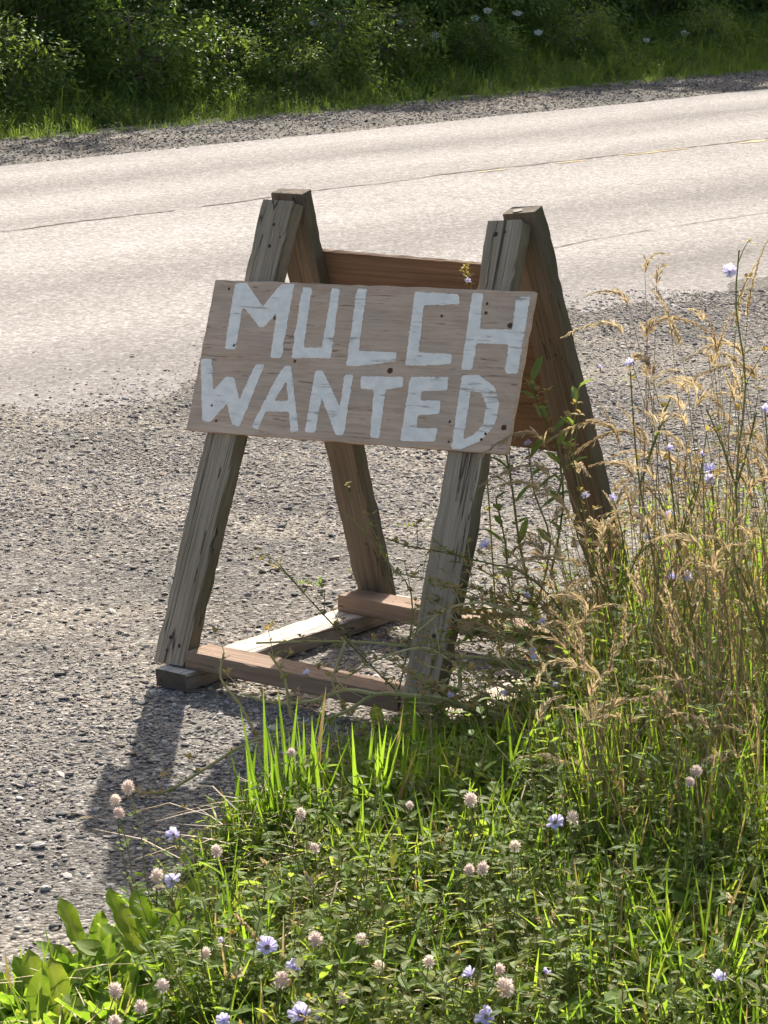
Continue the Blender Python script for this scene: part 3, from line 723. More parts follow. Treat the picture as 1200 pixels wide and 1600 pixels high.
for x, y, n, L, lb in ((485, 912, 26, .035, 'small bright grass tuft on the gravel between the legs'), (395, 872, 9, .028, 'thin grass tuft on the gravel beside the tan stone'),
                       (655, 815, 14, .03, 'small grass tuft on the gravel behind the right front leg'), (550, 890, 9, .03, 'tiny grass tuft left of the rear left leg'),
                       (640, 812, 9, .024, 'sparse grass tuft on the gravel inside the frame'), (170, 945, 7, .02, 'few grass blades on open gravel left of the sign'),
                       (1000, 800, 26, .06, 'low grass patch on gravel right of the rear right leg'), (1060, 790, 20, .06, 'low grass patch on gravel behind the dry stalks'),
                       (960, 800, 16, .05, 'short grass tuft beside the rear right leg')):
    tussock(x, y, n, L, .0035, lb, (.4, 1.5), 'small grass tufts on the gravel', sp=.028 if L < .05 else .09)

# broad-leaved rosettes, every leaf a part
def broad_leaf_mesh(L, w, bend, lobes=0):
    mb = MB(); n = 8; vs, fs = [], []
    for i in range(n + 1):
        t = i / n; prof = math.sin(pi * min(1, t * .92 + .05)) ** .8 * (.45 + .75 * t) ; 
        if lobes: prof *= 1 - .35 * abs(math.sin(t * lobes * pi)) * (1 - t)
        if i == n: prof = .02
        a = bend * t; x = L * (math.sin(a) / a * t if a > .01 else t); z = L * (1 - math.cos(a)) / max(a, .01) * -1
        hw = max(w * .5 * prof, .0012); rf = .004 * math.sin(i * 2.2)
        vs += [(x, -hw * R(.85, 1.1), z + hw * .35 + rf), (x, 0, z), (x, hw * R(.85, 1.1), z + hw * .35 - rf)]
    for i in range(n):
        for j in range(2): a = i * 3 + j; fs.append((a, a + 3, a + 4, a + 1))
    mb.add(vs, fs); return mb.mesh('leaf', M['broad'], True)
BL = [broad_leaf_mesh(.085, .030, .9, 3), broad_leaf_mesh(.07, .026, 1.2), broad_leaf_mesh(.11, .036, .9, 3), broad_leaf_mesh(.14, .038, .8, 4)]
def rosette(x, y, n, s, kinds, label, group='broad leaved rosettes in the meadow'):
    t = empty('broad_leaf_plant', on_ground(x, y), R(0, 6)); tag(t, label, 'weed', group)
    for i in range(n):
        o = obj('leaf', BL[random.choice(kinds)], t); a = 2 * pi * i / n + R(-.4, .4)
        o.matrix_basis = Matrix.Translation((.006 * math.cos(a), .006 * math.sin(a), -.002)) @ Matrix.Rotation(a, 4, 'Z') @ Matrix.Rotation(-R(.5, 1.4), 4, 'Y') @ Matrix.Rotation(R(-.4, .4), 4, 'X') @ Matrix.Scale(s * R(.7, 1.15), 4)
    return t
GLB = 'bright yellow-green broad leaved weed in the patch at the lower left'
for i in range(40):
    while True:
        x, y = R(-20, 300), R(1440, 1660)
        if y > 1600 - .5 * x: break
    rosette(x, y, random.randint(6, 9), R(1.0, 1.5), (0, 1, 2), GLB, 'broad leaved weeds at the lower left')
for x, y, n, s, kk, lb in ((600, 1180, 6, 1.2, (3,), 'long leaved rosette in front of the front cross bar'), (780, 1170, 8, 1.4, (3, 2), 'jagged rosette between the right front leg and the right runner'), (420, 1440, 7, .9, (0, 2), 'broad leaved weed between the two lilac flowers at the lower left'), (690, 1215, 8, 1.35, (3,), 'dark long leaved rosette in the shade under the right front leg'),
                           (740, 1235, 7, 1.3, (3,), 'dark long leaved rosette just right of the right front leg'), (640, 1250, 7, 1.2, (3,), 'long leaved rosette left of the right front leg foot'),
                           (830, 1190, 8, 1.3, (3, 2), 'jagged bright green rosette beside the right runner'), (930, 1180, 8, 1.25, (3, 2), 'jagged green rosette right of the sign base'),
                           (870, 1010, 7, 1.2, (3, 2), 'jagged rosette at the foot of the rear right leg'), (1010, 1400, 7, 1.1, (2, 3), 'wide leaved rosette at the foot of the brown stalks'),
                           (900, 1420, 8, 1.1, (2, 3), 'green rosette in the sunny opening of the meadow'), (1120, 1560, 7, 1.0, (2,), 'green rosette at the lower right edge'),
                           (560, 1590, 7, .9, (0, 2), 'low rosette at the bottom edge left of centre'), (690, 1570, 6, .9, (0, 2), 'low rosette at the bottom edge below the clover'),
                           (330, 1360, 6, .9, (0, 1), 'small leafy weed at the edge of the board shadow'), (1010, 960, 6, 1.2, (2,), 'upright leafy weed right of the rear right leg')):
    rosette(x, y, n, s, kk, lb)

# chicory: wiry stems with buds, small leaves and lilac flowers
def petal_mesh():
    mb = MB(); L, w = .017, .0062
    vs = [(0, -.0008, 0), (L * .5, -w * .42, .003), (L * .93, -w * .5, .0035), (L, 0, .003), (L * .93, w * .5, .0035), (L * .5, w * .42, .003), (0, .0008, 0), (L * .55, 0, .0018)]
    mb.add(vs, [(0, 7, 6), (0, 1, 7), (1, 2, 7), (2, 3, 7), (3, 4, 7), (4, 5, 7), (5, 6, 7)]); return mb.mesh('petal', M['petal'])
PET = petal_mesh()
def flower_mesh(n=13, up=.25):
    mb = MB()
    for k in range(n):
        a = 2 * pi * k / n + R(-.12, .12); t = up + R(-.25, .25); s = R(.8, 1.1); ca, sa = math.cos(a), math.sin(a)
        vs = []
        for v in PET.vertices:
            x, y, z = v.co * s; x2, z2 = x * math.cos(t) - z * math.sin(t), x * math.sin(t) + z * math.cos(t)
            vs.append((x2 * ca - y * sa, x2 * sa + y * ca, z2))
        mb.add(vs, [tuple(p.vertices) for p in PET.polygons])
    mb.tube([(0, 0, -.007), (0, 0, .001)], .0028, .0034, 5, 1)
    return mb.mesh('flower', [M['petal'], M['bud']])
FLW = [flower_mesh(13, .2), flower_mesh(11, .6), flower_mesh(10, 1.05)]
def bud_blob(mb, p, s, mi=0):
    for _ in range(5): mb.leafq(p + Vector((R(-1, 1), R(-1, 1), R(-.6, .6))) * s * .3, Vector((R(-1, 1), R(-1, 1), R(-.1, 1))), Vector((0, 0, 1)), s * R(.7, 1.3), s * .55, mi)
def smooth(pts, k=3):
    pts = [Vector(p) for p in pts]; out = []
    for i in range(len(pts) - 1):
        p0, p1, p2, p3 = pts[max(i - 1, 0)], pts[i], pts[i + 1], pts[min(i + 2, len(pts) - 1)]
        for j in range(k):
            t = j / k; out.append(.5 * ((2 * p1) + (-p0 + p2) * t + (2 * p0 - 5 * p1 + 4 * p2 - p3) * t * t + (-p0 + 3 * p1 - 3 * p2 + p3) * t ** 3))
    return out + [pts[-1]]
def place_flower(t, p, s=1.0, kind=None, face=None, split=False):
    face = face or Vector((R(-.5, .3), R(-1, -.2), R(.3, 1))).normalized()
    q = face.to_track_quat('Z', 'Y').to_matrix().to_4x4(); m4 = Matrix.Translation(p) @ q @ Matrix.Scale(s, 4)
    if not split: return obj('flower', FLW[random.randint(0, 2) if kind is None else kind], t, None, m4)
    mb = MB(); mb.tube([(0, 0, -.009), (0, 0, -.002), (0, 0, .004)], .003, .0036, 6); f = obj('flower', mb.mesh('flower', M['bud']), t, None, m4)
    n = 14
    for k in range(n):
        obj('petal', PET, f, None, Matrix.Rotation(2 * pi * k / n + R(-.1, .1), 4, 'Z') @ Matrix.Rotation(-R(.1, .75), 4, 'Y') @ Matrix.Scale(R(.85, 1.1), 4))
    return f
def chicory(paths, label, flowers=(), r=.0022, leaves=.5, buds=.5, group='chicory plants', name='chicory_plant', stemmat='stem_green', leafs=.02, side=0.5, leafmat='clover', all_rooted=False):
    """paths: world polylines, the first starts at the root"""
    rooted = []
    for k, pth in enumerate(paths):             # stems that start free in the air go on down to the soil
        pth = [Vector(p) for p in pth]; p0 = pth[0]
        if (k == 0 or all_rooted) and p0.z > .02: pth = [Vector((p0.x + .15 * p0.z, p0.y, .0)), Vector((p0.x + .05 * p0.z, p0.y, p0.z * .5))] + pth
        for p in pth: p.z = max(p.z, .004)
        rooted.append(pth)
    paths = rooted
    root = Vector(paths[0][0]); t = empty(name, root); tag(t, label, 'wildflower', group)
    lm = MB(); bm_ = MB()
    for k, pth in enumerate(paths):
        pts = [p - root for p in smooth(pth)]; mb = MB()
        r_ = r * 1.35; mb.tube(pts, r_ if k == 0 else r_ * .7, r_ * .45, 5, 0); tw = MB()
        for i in range(2, len(pts)):
            p = pts[i]; d = (pts[i] - pts[i - 1]).normalized()
            if random.random() < leaves: lm.leafq(p, d * .4 + rdir() * .8 + Vector((0, 0, R(-.2, .5))), Vector((0, 0, 1)), leafs * R(.6, 1.4), leafs * R(.25, .45))
            if random.random() < buds: bud_blob(bm_, p + rdir() * .003, R(.009, .017))
            if random.random() < side * .6:
                e = p + d * R(.01, .05) + rdir() * R(.01, .04) + Vector((0, 0, R(-.01, .05))); mb.tube([p, p.lerp(e, .5) + Vector((0, 0, .004)), e], .0012, .0008, 4); bud_blob(bm_, e, R(.009, .017))
                if random.random() < .5: bud_blob(bm_, p.lerp(e, .6), .007)
        obj('stem', mb.mesh('stem', M[stemmat]), t)
    if lm.f: tag(obj('leaves', lm.mesh('leaves', M[leafmat]), t), kind='stuff')
    if bm_.f: tag(obj('buds', bm_.mesh('buds', M['bud']), t), kind='stuff')
    for fl in flowers:
        p, s, kd = fl[:3]; place_flower(t, Vector(p) - root, s, kd, None, len(fl) > 3)
    return t
def pxs(l, Y, Y2=None):
    Y2 = Y if Y2 is None else Y2; n_ = len(l)
    return [at(x, y, Y + (Y2 - Y) * i / max(1, n_ - 1)) for i, (x, y) in enumerate(l)]
# sprawling stems across the base of the sign
root1 = [(1010, 1260), (928, 1189)]
chicory([pxs([(1010, 1255), (960, 1212), (928, 1189), (853, 1149), (812, 1126), (770, 1114), (737, 1105), (687, 1091), (645, 1087), (587, 1085), (540, 1112), (470, 1137), (390, 1160), (310, 1208), (255, 1238), (200, 1236)], 5.62, 5.52),
         pxs([(587, 1085), (540, 1078), (490, 1095), (430, 1098), (380, 1085)], 5.56, 5.6), pxs([(480, 1135), (455, 1120), (445, 1060), (420, 1020)], 5.55)],
        'long pale chicory stem sprawling low across the sign base to the far left', [(at(480, 1053, 5.55), .6, 1), (at(272, 1306, 5.45), .7, 1)], .0042, .14, .6, stemmat='pale_stem')
chicory([pxs([(1000, 1150), (945, 1103), (887, 1068), (832, 1049), (770, 1030), (707, 1024), (632, 1010), (562, 1003), (480, 1002), (400, 1005)], 5.75),
         pxs([(945, 1103), (874, 1093), (812, 1082), (753, 1060), (700, 1030), (660, 1012), (590, 1030), (540, 1060)], 5.7), pxs([(540, 1003), (528, 1035), (520, 1070), (545, 1115)], 5.72), pxs([(350, 1020), (345, 1060), (375, 1100), (400, 1150), (410, 1180)][::-1], 5.6)],
        'chicory stem reaching left in front of the cross bars at mid height', [(at(835, 1030, 5.7), .7, 0)], .0034, .18, .6, stemmat='pale_stem')
chicory([pxs([(960, 1110), (920, 1040), (872, 991), (812, 962), (753, 941), (720, 930), (695, 912), (660, 903), (616, 895)], 5.85), pxs([(753, 941), (700, 950), (655, 985), (620, 1010)], 5.83)],
        'budded chicory branch crossing the right front leg at knee height', [(at(966, 963, 5.8), .6, 1)], .003, .25, .75, stemmat='pale_stem')
chicory([pxs([(900, 1060), (880, 960), (820, 897), (770, 882), (737, 874), (687, 862), (637, 853), (600, 840)], 5.9)], 'thin chicory branch crossing the right front leg just above the others', [(at(760, 853, 5.9), 1.0, 1)], .002, .25, .35)
chicory([pxs([(700, 1180), (660, 1120), (622, 1082), (565, 1025), (523, 979), (473, 925), (435, 880)], 5.72), pxs([(622, 1082), (640, 1000), (642, 925), (611, 883), (588, 849), (542, 803)], 5.72, 5.85)],
        'thin chicory stems slanting up to the left over the cross bars', [], .002, .12, .35)
chicory([pxs([(715, 1200), (690, 1130), (672, 1060), (690, 990), (700, 940)], 5.75), pxs([(690, 1130), (720, 1060), (716, 1010)], 5.75)], 'short chicory sprig in front of the right front leg', [], .002, .35, .4)
random.seed(77)
TG = [('upper', 845, 960, 6.0), ('middle', 880, 1010, 5.88), ('lower', 905, 1060, 5.8), ('lowest', 930, 1120, 5.7), ('nearest', 840, 1130, 5.62), ('leftmost', 760, 1120, 5.62)]
for nm, x0, y0, Y0 in TG:
    pth = []
    for k in range(6):
        x, y = x0 + R(-20, 30), y0 + R(-15, 15); l = [(x + 40, y + 90), (x, y)]; a = R(-.25, .75); st = R(28, 42)
        for _ in range(random.randint(4, 6)): x -= st * math.cos(a); y -= st * math.sin(a) * .8; a += R(-.3, .18); l.append((x, y))
        pth.append(pxs(l, Y0 + R(-.04, .04)))
    chicory(pth, nm + ' tangle of budded chicory branches right of the right front leg', [(at(x0 - R(20, 90), y0 - R(10, 60), Y0 - .05), .6, 1)], .0022, .5, .6, leafs=.032, stemmat='pale_stem', all_rooted=True)
# dark leafy chicory beside the rear right leg; shade put into its leaf colour
chicory([pxs([(850, 1080), (835, 960), (812, 850), (800, 760), (790, 690), (798, 600)], 6.2), pxs([(835, 960), (860, 850), (835, 770), (826, 700)], 6.2), pxs([(850, 1000), (800, 930), (790, 850), (775, 780)], 6.15),
         pxs([(860, 900), (880, 790), (870, 700), (845, 640), (830, 600)], 6.2), pxs([(870, 780), (890, 700), (905, 605)], 6.2)],
        'dark leafy chicory plant growing through the right side of the sign', [(at(826, 695, 6.2), .7, 1), (at(828, 720, 6.2), .6, 2), (at(915, 776, 6.15), .7, 0), (at(832, 818, 6.2), .6, 2)], .0028, 1.3, .4, leafs=.06, leafmat='shrub_leaf')
chicory([pxs([(775, 960), (765, 800), (752, 620), (744, 500), (735, 445), (727, 420)], 6.42)], 'tip of a chicory sprig rising behind the top of the sign board', [(at(730, 441, 6.41), .6, 1)], .0018, .5, .9)
# tall chicory on the right
RT = [([(1150, 1160), (1160, 950), (1150, 760), (1165, 600), (1150, 480), (1155, 390)], [(1140, 425, 1.0, 0)], 5.5, 'tallest chicory stalk with a lilac flower near its top at the right edge'),
      ([(1040, 1120), (1030, 930), (1000, 760), (990, 660), (985, 580)], [(986, 568, .8, 1), (938, 577, .6, 2)], 5.75, 'chicory stalk with a lilac flower standing right of the rear right leg'),
      ([(1090, 1150), (1085, 990), (1060, 860), (1050, 760), (1045, 700)], [(1045, 701, .6, 1), (1046, 805, .6, 0)], 5.6, 'chicory stalk with a small pale flower between the dry grass heads'),
      ([(1120, 1170), (1130, 1000), (1120, 850), (1110, 740)], [(1110, 735, .9, 0), (1110, 750, .8, 0)], 5.5, 'chicory stalk with two lilac flowers close together at the right'),
      ([(1200, 1190), (1195, 1000), (1205, 800), (1195, 640)], [(1194, 640, .8, 1)], 5.45, 'chicory stalk with a flower cut by the right picture edge'),
      ([(1060, 1130), (1070, 1000), (1066, 910)], [(1050, 906, .9, 1), (1072, 903, .9, 0)], 5.7, 'short chicory with pale flowers above the green at the right'),
      ([(960, 1100), (965, 960), (975, 860), (960, 785)], [(958, 780, .7, 0)], 5.85, 'chicory stalk flowering against the rear right leg'),
      ([(1015, 1110), (1020, 980), (1030, 880), (1015, 845)], [(1014, 842, .6, 1)], 5.8, 'thin chicory with one tiny flower right of the rear leg'),
      ([(945, 1120), (940, 1010), (930, 900), (912, 800), (890, 690)], [], 5.9, 'flowerless chicory stalk with small leaves beside the rear right leg')]
for pth, fl, Y0, lb in RT:
    br = []
    for _ in range(3):
        i = random.randint(1, max(1, len(pth) - 3)); x, y = pth[i]; s_ = random.choice((-1, 1)); br.append(pxs([(x, y), (x + s_ * R(15, 30), y - R(50, 80)), (x + s_ * R(25, 55), y - R(90, 140))], Y0))
    chicory([pxs(pth, Y0)] + br, lb, [(at(x, y, Y0 - .01), s, k) for x, y, s, k in fl], .0024, .3, .25)
# low chicory flowers in the foreground
LOW = [(418, 1482, 1.25, .16, 'largest lilac chicory flower at the lower left', 1), (348, 1472, .6, .14, 'small half closed lilac flower left of the largest one', 0), (270, 1378, 1.0, .12, 'pale lilac flower at the edge of the board shadow', 1),
       (272, 1306, .9, .15, 'lilac flower standing against the dark board shadow', 1), (867, 1286, 1.0, .22, 'pale lilac flower in the sunny grass right of centre', 1), (460, 1512, 1.0, .15, 'pale lilac flower just right of the largest one', 0),
       (470, 1588, 1.2, .14, 'wide lilac flower at the bottom edge left of centre', 1), (350, 1594, .9, .12, 'lilac flower cut by the bottom edge at the left', 0), (760, 1590, 1.1, .14, 'wide lilac flower at the bottom edge right of centre', 1),
       (738, 1523, .9, .16, 'half open lilac flower above the bottom edge right of centre', 0), (853, 1523, .8, .15, 'closed lilac flower lower right of the cream clover', 0), (1122, 1530, .9, .18, 'rounded lilac flower near the lower right corner', 0), (500, 1592, .8, .12, 'small lilac flower beside the wide one at the bottom', 0),
       (1098, 712, .6, .75, 'small lilac flower high among the dry stalks', 0)]
for x, y, s, h, lb, sp in LOW:
    h += .025; p = gz(x, y, h); g = Vector((p.x + R(-.05, .07), p.y + R(-.02, .06), .008)); md_ = g.lerp(p, .55) + rdir() * .012
    t = chicory([[g, g.lerp(md_, .5), md_, p - Vector((0, 0, .008))]], lb, [], .0016, .35, .1, 'low lilac chicory flowers')
    if sp: place_flower(t, p - g, s, None, Vector((R(-.4, .2), -.7, R(.5, .9))).normalized(), True)
    else: place_flower(t, p - g, s, 2 if s < .85 else 1)
# clover heads
def clover_head_mesh(seed):
    r = random.Random(seed); mb = MB()
    for i in range(60):
        z = 1 - 2 * (i + .5) / 60; a = i * 2.39996; q = math.sqrt(1 - z * z); d = Vector((q * math.cos(a), q * math.sin(a), z * 1.15))
        mb.leafq(d * .0048, d + Vector((0, 0, .35)), Vector((r.uniform(-1, 1), r.uniform(-1, 1), 1)), .0065 * r.uniform(.8, 1.2), .0034, 0)
    bmv = bmesh.new(); bmesh.ops.create_icosphere(bmv, subdivisions=1, radius=.0062)
    mb.add([v.co for v in bmv.verts], [tuple(v.index for v in f.verts) for f in bmv.faces], 0); bmv.free()
    return mb.mesh('flower_head', M['clover_head'])
CH = [clover_head_mesh(i) for i in range(3)]
CL3 = None
def clover(x, y, h, s, label):
    h += .025; p = gz(x, y, h); g = Vector((p.x + R(-.03, .03), p.y + R(-.02, .03), .008)); t = empty('clover_plant', g); tag(t, label, 'wildflower', 'clover plants with pink heads')
    mb = MB(); q = p - g; pts = smooth([Vector((0, 0, 0)), q * .5 + rdir() * .008, q - Vector((0, 0, .004))]); mb.tube(pts, .0012, .001, 5); obj('stem', mb.mesh('stem', M['stem_green']), t)
    o = obj('flower_head', random.choice(CH), t, q); o.scale = (s, s, s * R(.95, 1.25)); o.rotation_euler = (R(-.4, .4), R(-.4, .4), R(0, 6))
    a0 = R(0, 6)
    for k in range(3):
        mb = MB(); a = a0 + k * 2.1; mb.leafq(Vector((0, 0, 0)), Vector((math.cos(a), math.sin(a), .3)), Vector((0, 0, 1)), .017, .012); obj('leaf', mb.mesh('leaf', M['clover']), t, q * R(.55, .75))
CLV = [(200, 1230, .16, 1.15, 'topmost clover head of the three over the board shadow'), (180, 1250, .16, 1.0, 'middle clover head of the three over the board shadow'), (186, 1270, .15, .95, 'lowest clover head of the three over the board shadow'),
       (338, 1330, .14, 1.0, 'pink clover head at the right end of the board shadow'), (245, 1368, .12, 1.05, 'clover head just left of the pale lilac flower'), (470, 1272, .2, .9, 'clover head in front of the bright grass tussock'),
       (735, 1250, .25, 1.1, 'clover head below the right runner'), (895, 1278, .22, 1.0, 'clover head right of the pale lilac flower'), (455, 1175, .22, .7, 'tiny clover head above the bright grass tussock'),
       (440, 1530, .14, 1.15, 'cream clover head below the largest lilac flower'), (180, 1548, .11, 1.1, 'clover head left of a similar one in the bright leaves'), (254, 1540, .12, 1.05, 'clover head among the bright leaves right of its twin'),
       (220, 1573, .11, 1.0, 'low clover head among the bright leaves'), (180, 1597, .1, 1.0, 'clover head cut by the bottom edge at the left'), (320, 1490, .13, .9, 'clover head left of the small lilac flower'),
       (565, 1468, .16, 1.0, 'clover head right of the largest lilac flower'), (493, 1467, .16, 1.15, 'pale clover head near the largest lilac flower'), (670, 1503, .16, .9, 'clover head in the lower middle of the meadow'),
       (780, 1515, .16, .9, 'clover head above the big cream one'), (790, 1543, .15, 1.3, 'big cream clover head at the lower middle'), (535, 1560, .13, .9, 'clover head near the bottom edge left of centre'),
       (592, 1510, .15, .9, 'dusty clover head right of the pale one'), (805, 1322, .2, 1.0, 'dull clover head in the shaded grass at centre right'), (754, 1357, .18, .95, 'pinkish clover head right of its neighbour at mid meadow'), (733, 1360, .18, .85, 'pinkish clover head left of its neighbour at mid meadow'),
       (1088, 1205, .3, 1.0, 'clover head between the brown stalks at the right'), (1078, 1222, .3, .8, 'small pale clover head just under another among brown stalks'), (640, 1258, .2, .7, 'tiny clover head in front of the shaded leaves'), (372, 1520, .12, .9, 'clover head below the small lilac flower'), (492, 1325, .17, .8, 'small clover head at the middle of the bright tussock')]
for c in CLV: clover(*c)

# dry grass: stalks with drooping seed heads
def dry_stalk(mb, sm, g, top, lean, r=.0013, head=.12, fluffy=True):
    """stem from g to top bending along lean; seed head over the last part"""
    pts = smooth([g, g.lerp(top, .45) + lean * -.045 + rdir() * .012, g.lerp(top, .8) + lean * -.02 + rdir() * .008, top], 4); mb.tube(pts, r, r * .45, 4)
    d = (pts[-1] - pts[-2]).normalized(); n = int(32 * head / .12); cur = Vector(top); sag = Vector(d)
    for i in range(n):
        t = i / n
        sag = (sag + (lean * .07 - Vector((0, 0, .055))) * (1 if fluffy else .2)).normalized(); nx = cur + sag * head / n
        for k in range(2 if fluffy else 3):
            dd = (sag * .9 + rdir() * R(.2, .6) + Vector((0, 0, R(-.45, .1))) * (1 if fluffy else .1)); L = (.022 + .05 * max(0, head - .1) if fluffy else .011) * (1.15 - t * .7) * R(.7, 1.2)
            sm.leafq(cur, dd, Vector((R(-1, 1), R(-1, 1), 1)), L, L * (.17 if fluffy else .4))
        cur = nx
def dry_clump(gx, gy, tops, label, fluffy=True, mat='brown_straw', Yoff=0, seedm='seed', head=(.07, .13)):
    g0 = on_ground(gx, gy); t = empty('dry_grass_plant', g0); tag(t, label, 'dry grass', 'tall dry grass plants')
    for (x, y) in tops:
        mb, sm = MB(), MB(); p = at(x, y, g0.y + R(-.08, .08) + Yoff) - g0; lean = Vector((R(-1, .6), R(-.4, .4), 0)).normalized()
        dry_stalk(mb, sm, Vector((R(-.02, .02), R(-.02, .02), -.01)), p, lean, R(.0013, .0021), R(*head), fluffy)
        d = rdir()
        for _ in range(2): blade(mb, p * R(.15, .5), rdir(), R(.08, .2), .0028, R(.8, 2.0), 4)
        obj('stem', mb.mesh('stem', M[mat]), t); obj('seed_head', sm.mesh('seed_head', M[seedm]), t)
DRY = [(1150, 1150, [(1150, 510), (1168, 495)], 'tallest dry grass with upright seed heads at the right edge', False), (1090, 1130, [(1062, 540), (1050, 530)], 'dry grass with one straight dark seed head against the road', False),
       (1060, 1120, [(975, 525), (1010, 530)], 'dry grass arching left over the gravel below the road edge', True), (1120, 1140, [(1020, 590), (1085, 640)], 'dry grass with a long drooping head above the gravel', True),
       (1070, 1110, [(965, 680), (1000, 690)], 'dry grass with dark drooping tassels right of the rear leg', True), (1130, 1150, [(1060, 730), (1110, 760)], 'golden dry grass below the two lilac flowers', True),
       (1180, 1160, [(1185, 600), (1160, 560), (1195, 700)], 'dry grass clump along the right picture edge', True), (1000, 1130, [(905, 740), (860, 745)], 'dry grass leaning left across the rear right leg', True),
       (980, 1140, [(850, 690), (845, 770)], 'pale dry grass reaching left to the board corner', True), (960, 1150, [(870, 820), (850, 870)], 'pale dry grass drooping over the weeds behind the right front leg', True),
       (1010, 1160, [(890, 880), (940, 850)], 'pale dry grass in front of the rear right leg foot', True), (1040, 1170, [(985, 800), (1010, 830)], 'reddish dry grass right of the rear leg foot', True)]
for gx, gy, tops, lb, fl in DRY: dry_clump(gx, gy, tops, lb, fl, 'brown_straw' if fl else 'straw', head=(.11, .19))
LBL = 'brown dry grass stalks standing thick at the right side of the meadow'
for i in range(62):
    gx, gy = R(900, 1240), R(1090, 1420); h_ = R(230, 620) * (.75 + .3 * (gx > 1040))
    if gx < 1010: h_ = min(h_, 330)
    tops = [(gx + R(-90, 40), gy - h_ * R(.7, 1.05)) for _ in range(random.randint(2, 4))]
    dry_clump(gx, gy, tops, LBL, random.random() < .6, random.choice(('brown_straw', 'stem_green', 'straw', 'straw')), head=(.05, .11))
LB2 = 'pale thin dry grass in the tangle between the sign and the brown stalks'
for i in range(22):
    gx, gy = R(860, 1040), R(1060, 1200); tops = [(gx + R(-120, -20), gy - R(100, 240)) for _ in range(3)]
    dry_clump(gx, gy, tops, LB2, True, 'straw', head=(.04, .08))
LB3 = 'short thin dry stalks scattered through the low meadow'
for i in range(26):
    gx, gy = R(430, 1180), R(1330, 1640); tops = [(gx + R(-50, 50), gy - R(60, 160)) for _ in range(2)]
    dry_clump(gx, gy, tops, LB3, random.random() < .3, random.choice(('straw', 'stem_green', 'brown_straw')), head=(.015, .04))
# a fallen dry leaf on the gravel
mb = MB(); mb.leafq(Vector((0, 0, .004)), Vector((1, .2, .15)), Vector((0, 0, 1)), .035, .014); lf = obj('fallen_leaf', mb.mesh('fallen_leaf', M['seed']), None, gz(118, 1284, .012)); tag(lf, 'small orange brown fallen leaf at the tip of the board shadow', 'leaf')

# ------------------------------------------------------------------ far side: verge, shrubs, white umbels
def tn(t, n, z=0): p = RR * t + RN * n; return Vector((p.x, p.y, z))
vt = [tuft(16, .32, .013, .07, (.5, 1.9), [M['verge'], M['straw']], .03) for _ in range(3)] + [bigweed(9, .22, .055, 'verge') for _ in range(3)]
n = 8000; t = rng.uniform(8, 31, n); q = N_GRASS - .06 + 2.1 * rng.random(n) ** 1.2; s = np.clip(.28 + (q - N_GRASS) * .8, .25, 1.5) * rng.uniform(.7, 1.25, n)
scatter('verge_grass', np.stack([RR.x * t + RN.x * q, RR.y * t + RN.y * q, np.full(n, -.02)], 1), s, np.stack([rng.normal(0, .1, n), rng.normal(0, .1, n), rng.uniform(0, 6.28, n)], 1), vt, rng.integers(0, 6, n),
        'shaded green grass on the verge across the road', 'grass')
def shrub_meshes(H, W_, nl, ls, seed, mat, low=.05):
    random.seed(seed); lm = MB(); sm = MB(); cl = []; top_ = H * .97
    for k in range(7):
        d = rdir(); e = d * W_ * R(.15, .5) + Vector((0, 0, H * R(.55, .95))); pts = smooth([Vector((R(-.08, .08), R(-.08, .08), -.03)), e * .45 + rdir() * .08, e], 4); sm.tube(pts, .016, .004, 5)
        for j in range(5):
            p = pts[random.randint(2, len(pts) - 1)]; e2 = p + rdir() * W_ * R(.15, .4) + Vector((0, 0, R(-.1, .3) * H)); e2.z = min(e2.z, top_ * R(.85, 1)); sm.tube([p, p.lerp(e2, .5) + rdir() * .04, e2], .006, .002, 4); cl.append(e2)
    while len(cl) < 150:
        a, r_ = R(0, 2 * pi), W_ * .5 * math.sqrt(R(.1, 1)); cl.append(Vector((r_ * math.cos(a), r_ * math.sin(a), H * (low + (.98 - low) * random.random() ** 1.25) * (1 - .25 * (r_ / W_ * 2) ** 2))))
    per = nl // len(cl)
    for c in cl:
        R0 = R(.10, .2) * (H / 2) ** .5; ax = (rdir() + Vector((0, 0, R(-.5, .3)))).normalized()
        for _ in range(per):
            v = Vector((random.gauss(0, 1), random.gauss(0, 1), random.gauss(0, .8))) * R0 * .6; p = c + v
            if p.z < .02: p.z = R(.02, .3)
            lm.leafq(p, ax + v.normalized() * .9 + Vector((0, 0, R(-.9, .1))), Vector((R(-1, 1), R(-1, 1), 1.4)), ls * R(.6, 1.3), ls * R(.38, .6))
    return lm.mesh('foliage', M[mat]), sm.mesh('stems', M['bark'])
SH = [shrub_meshes(2.3, 1.9, 18000, .056, 11, 'shrub_leaf'), shrub_meshes(2.0, 1.8, 18000, .05, 12, 'shrub_leaf'), shrub_meshes(2.2, 1.8, 17000, .05, 13, 'pale_leaf'), shrub_meshes(5.6, 3.2, 12000, .19, 14, 'shrub_leaf', .06), shrub_meshes(.75, .9, 4200, .042, 15, 'pale_leaf')]
random.seed(21)
def shrub(t, nn_, kind, s, label, group, name='leafy_shrub'):
    o = empty(name, tn(t, nn_, 0), R(0, 6)); o.scale = (s, s, s); tag(o, label, 'shrub' if name != 'tree' else 'tree', group)
    obj('crown' if name == 'tree' else 'foliage', SH[kind][0], o); obj('trunk' if name == 'tree' else 'stems', SH[kind][1], o)
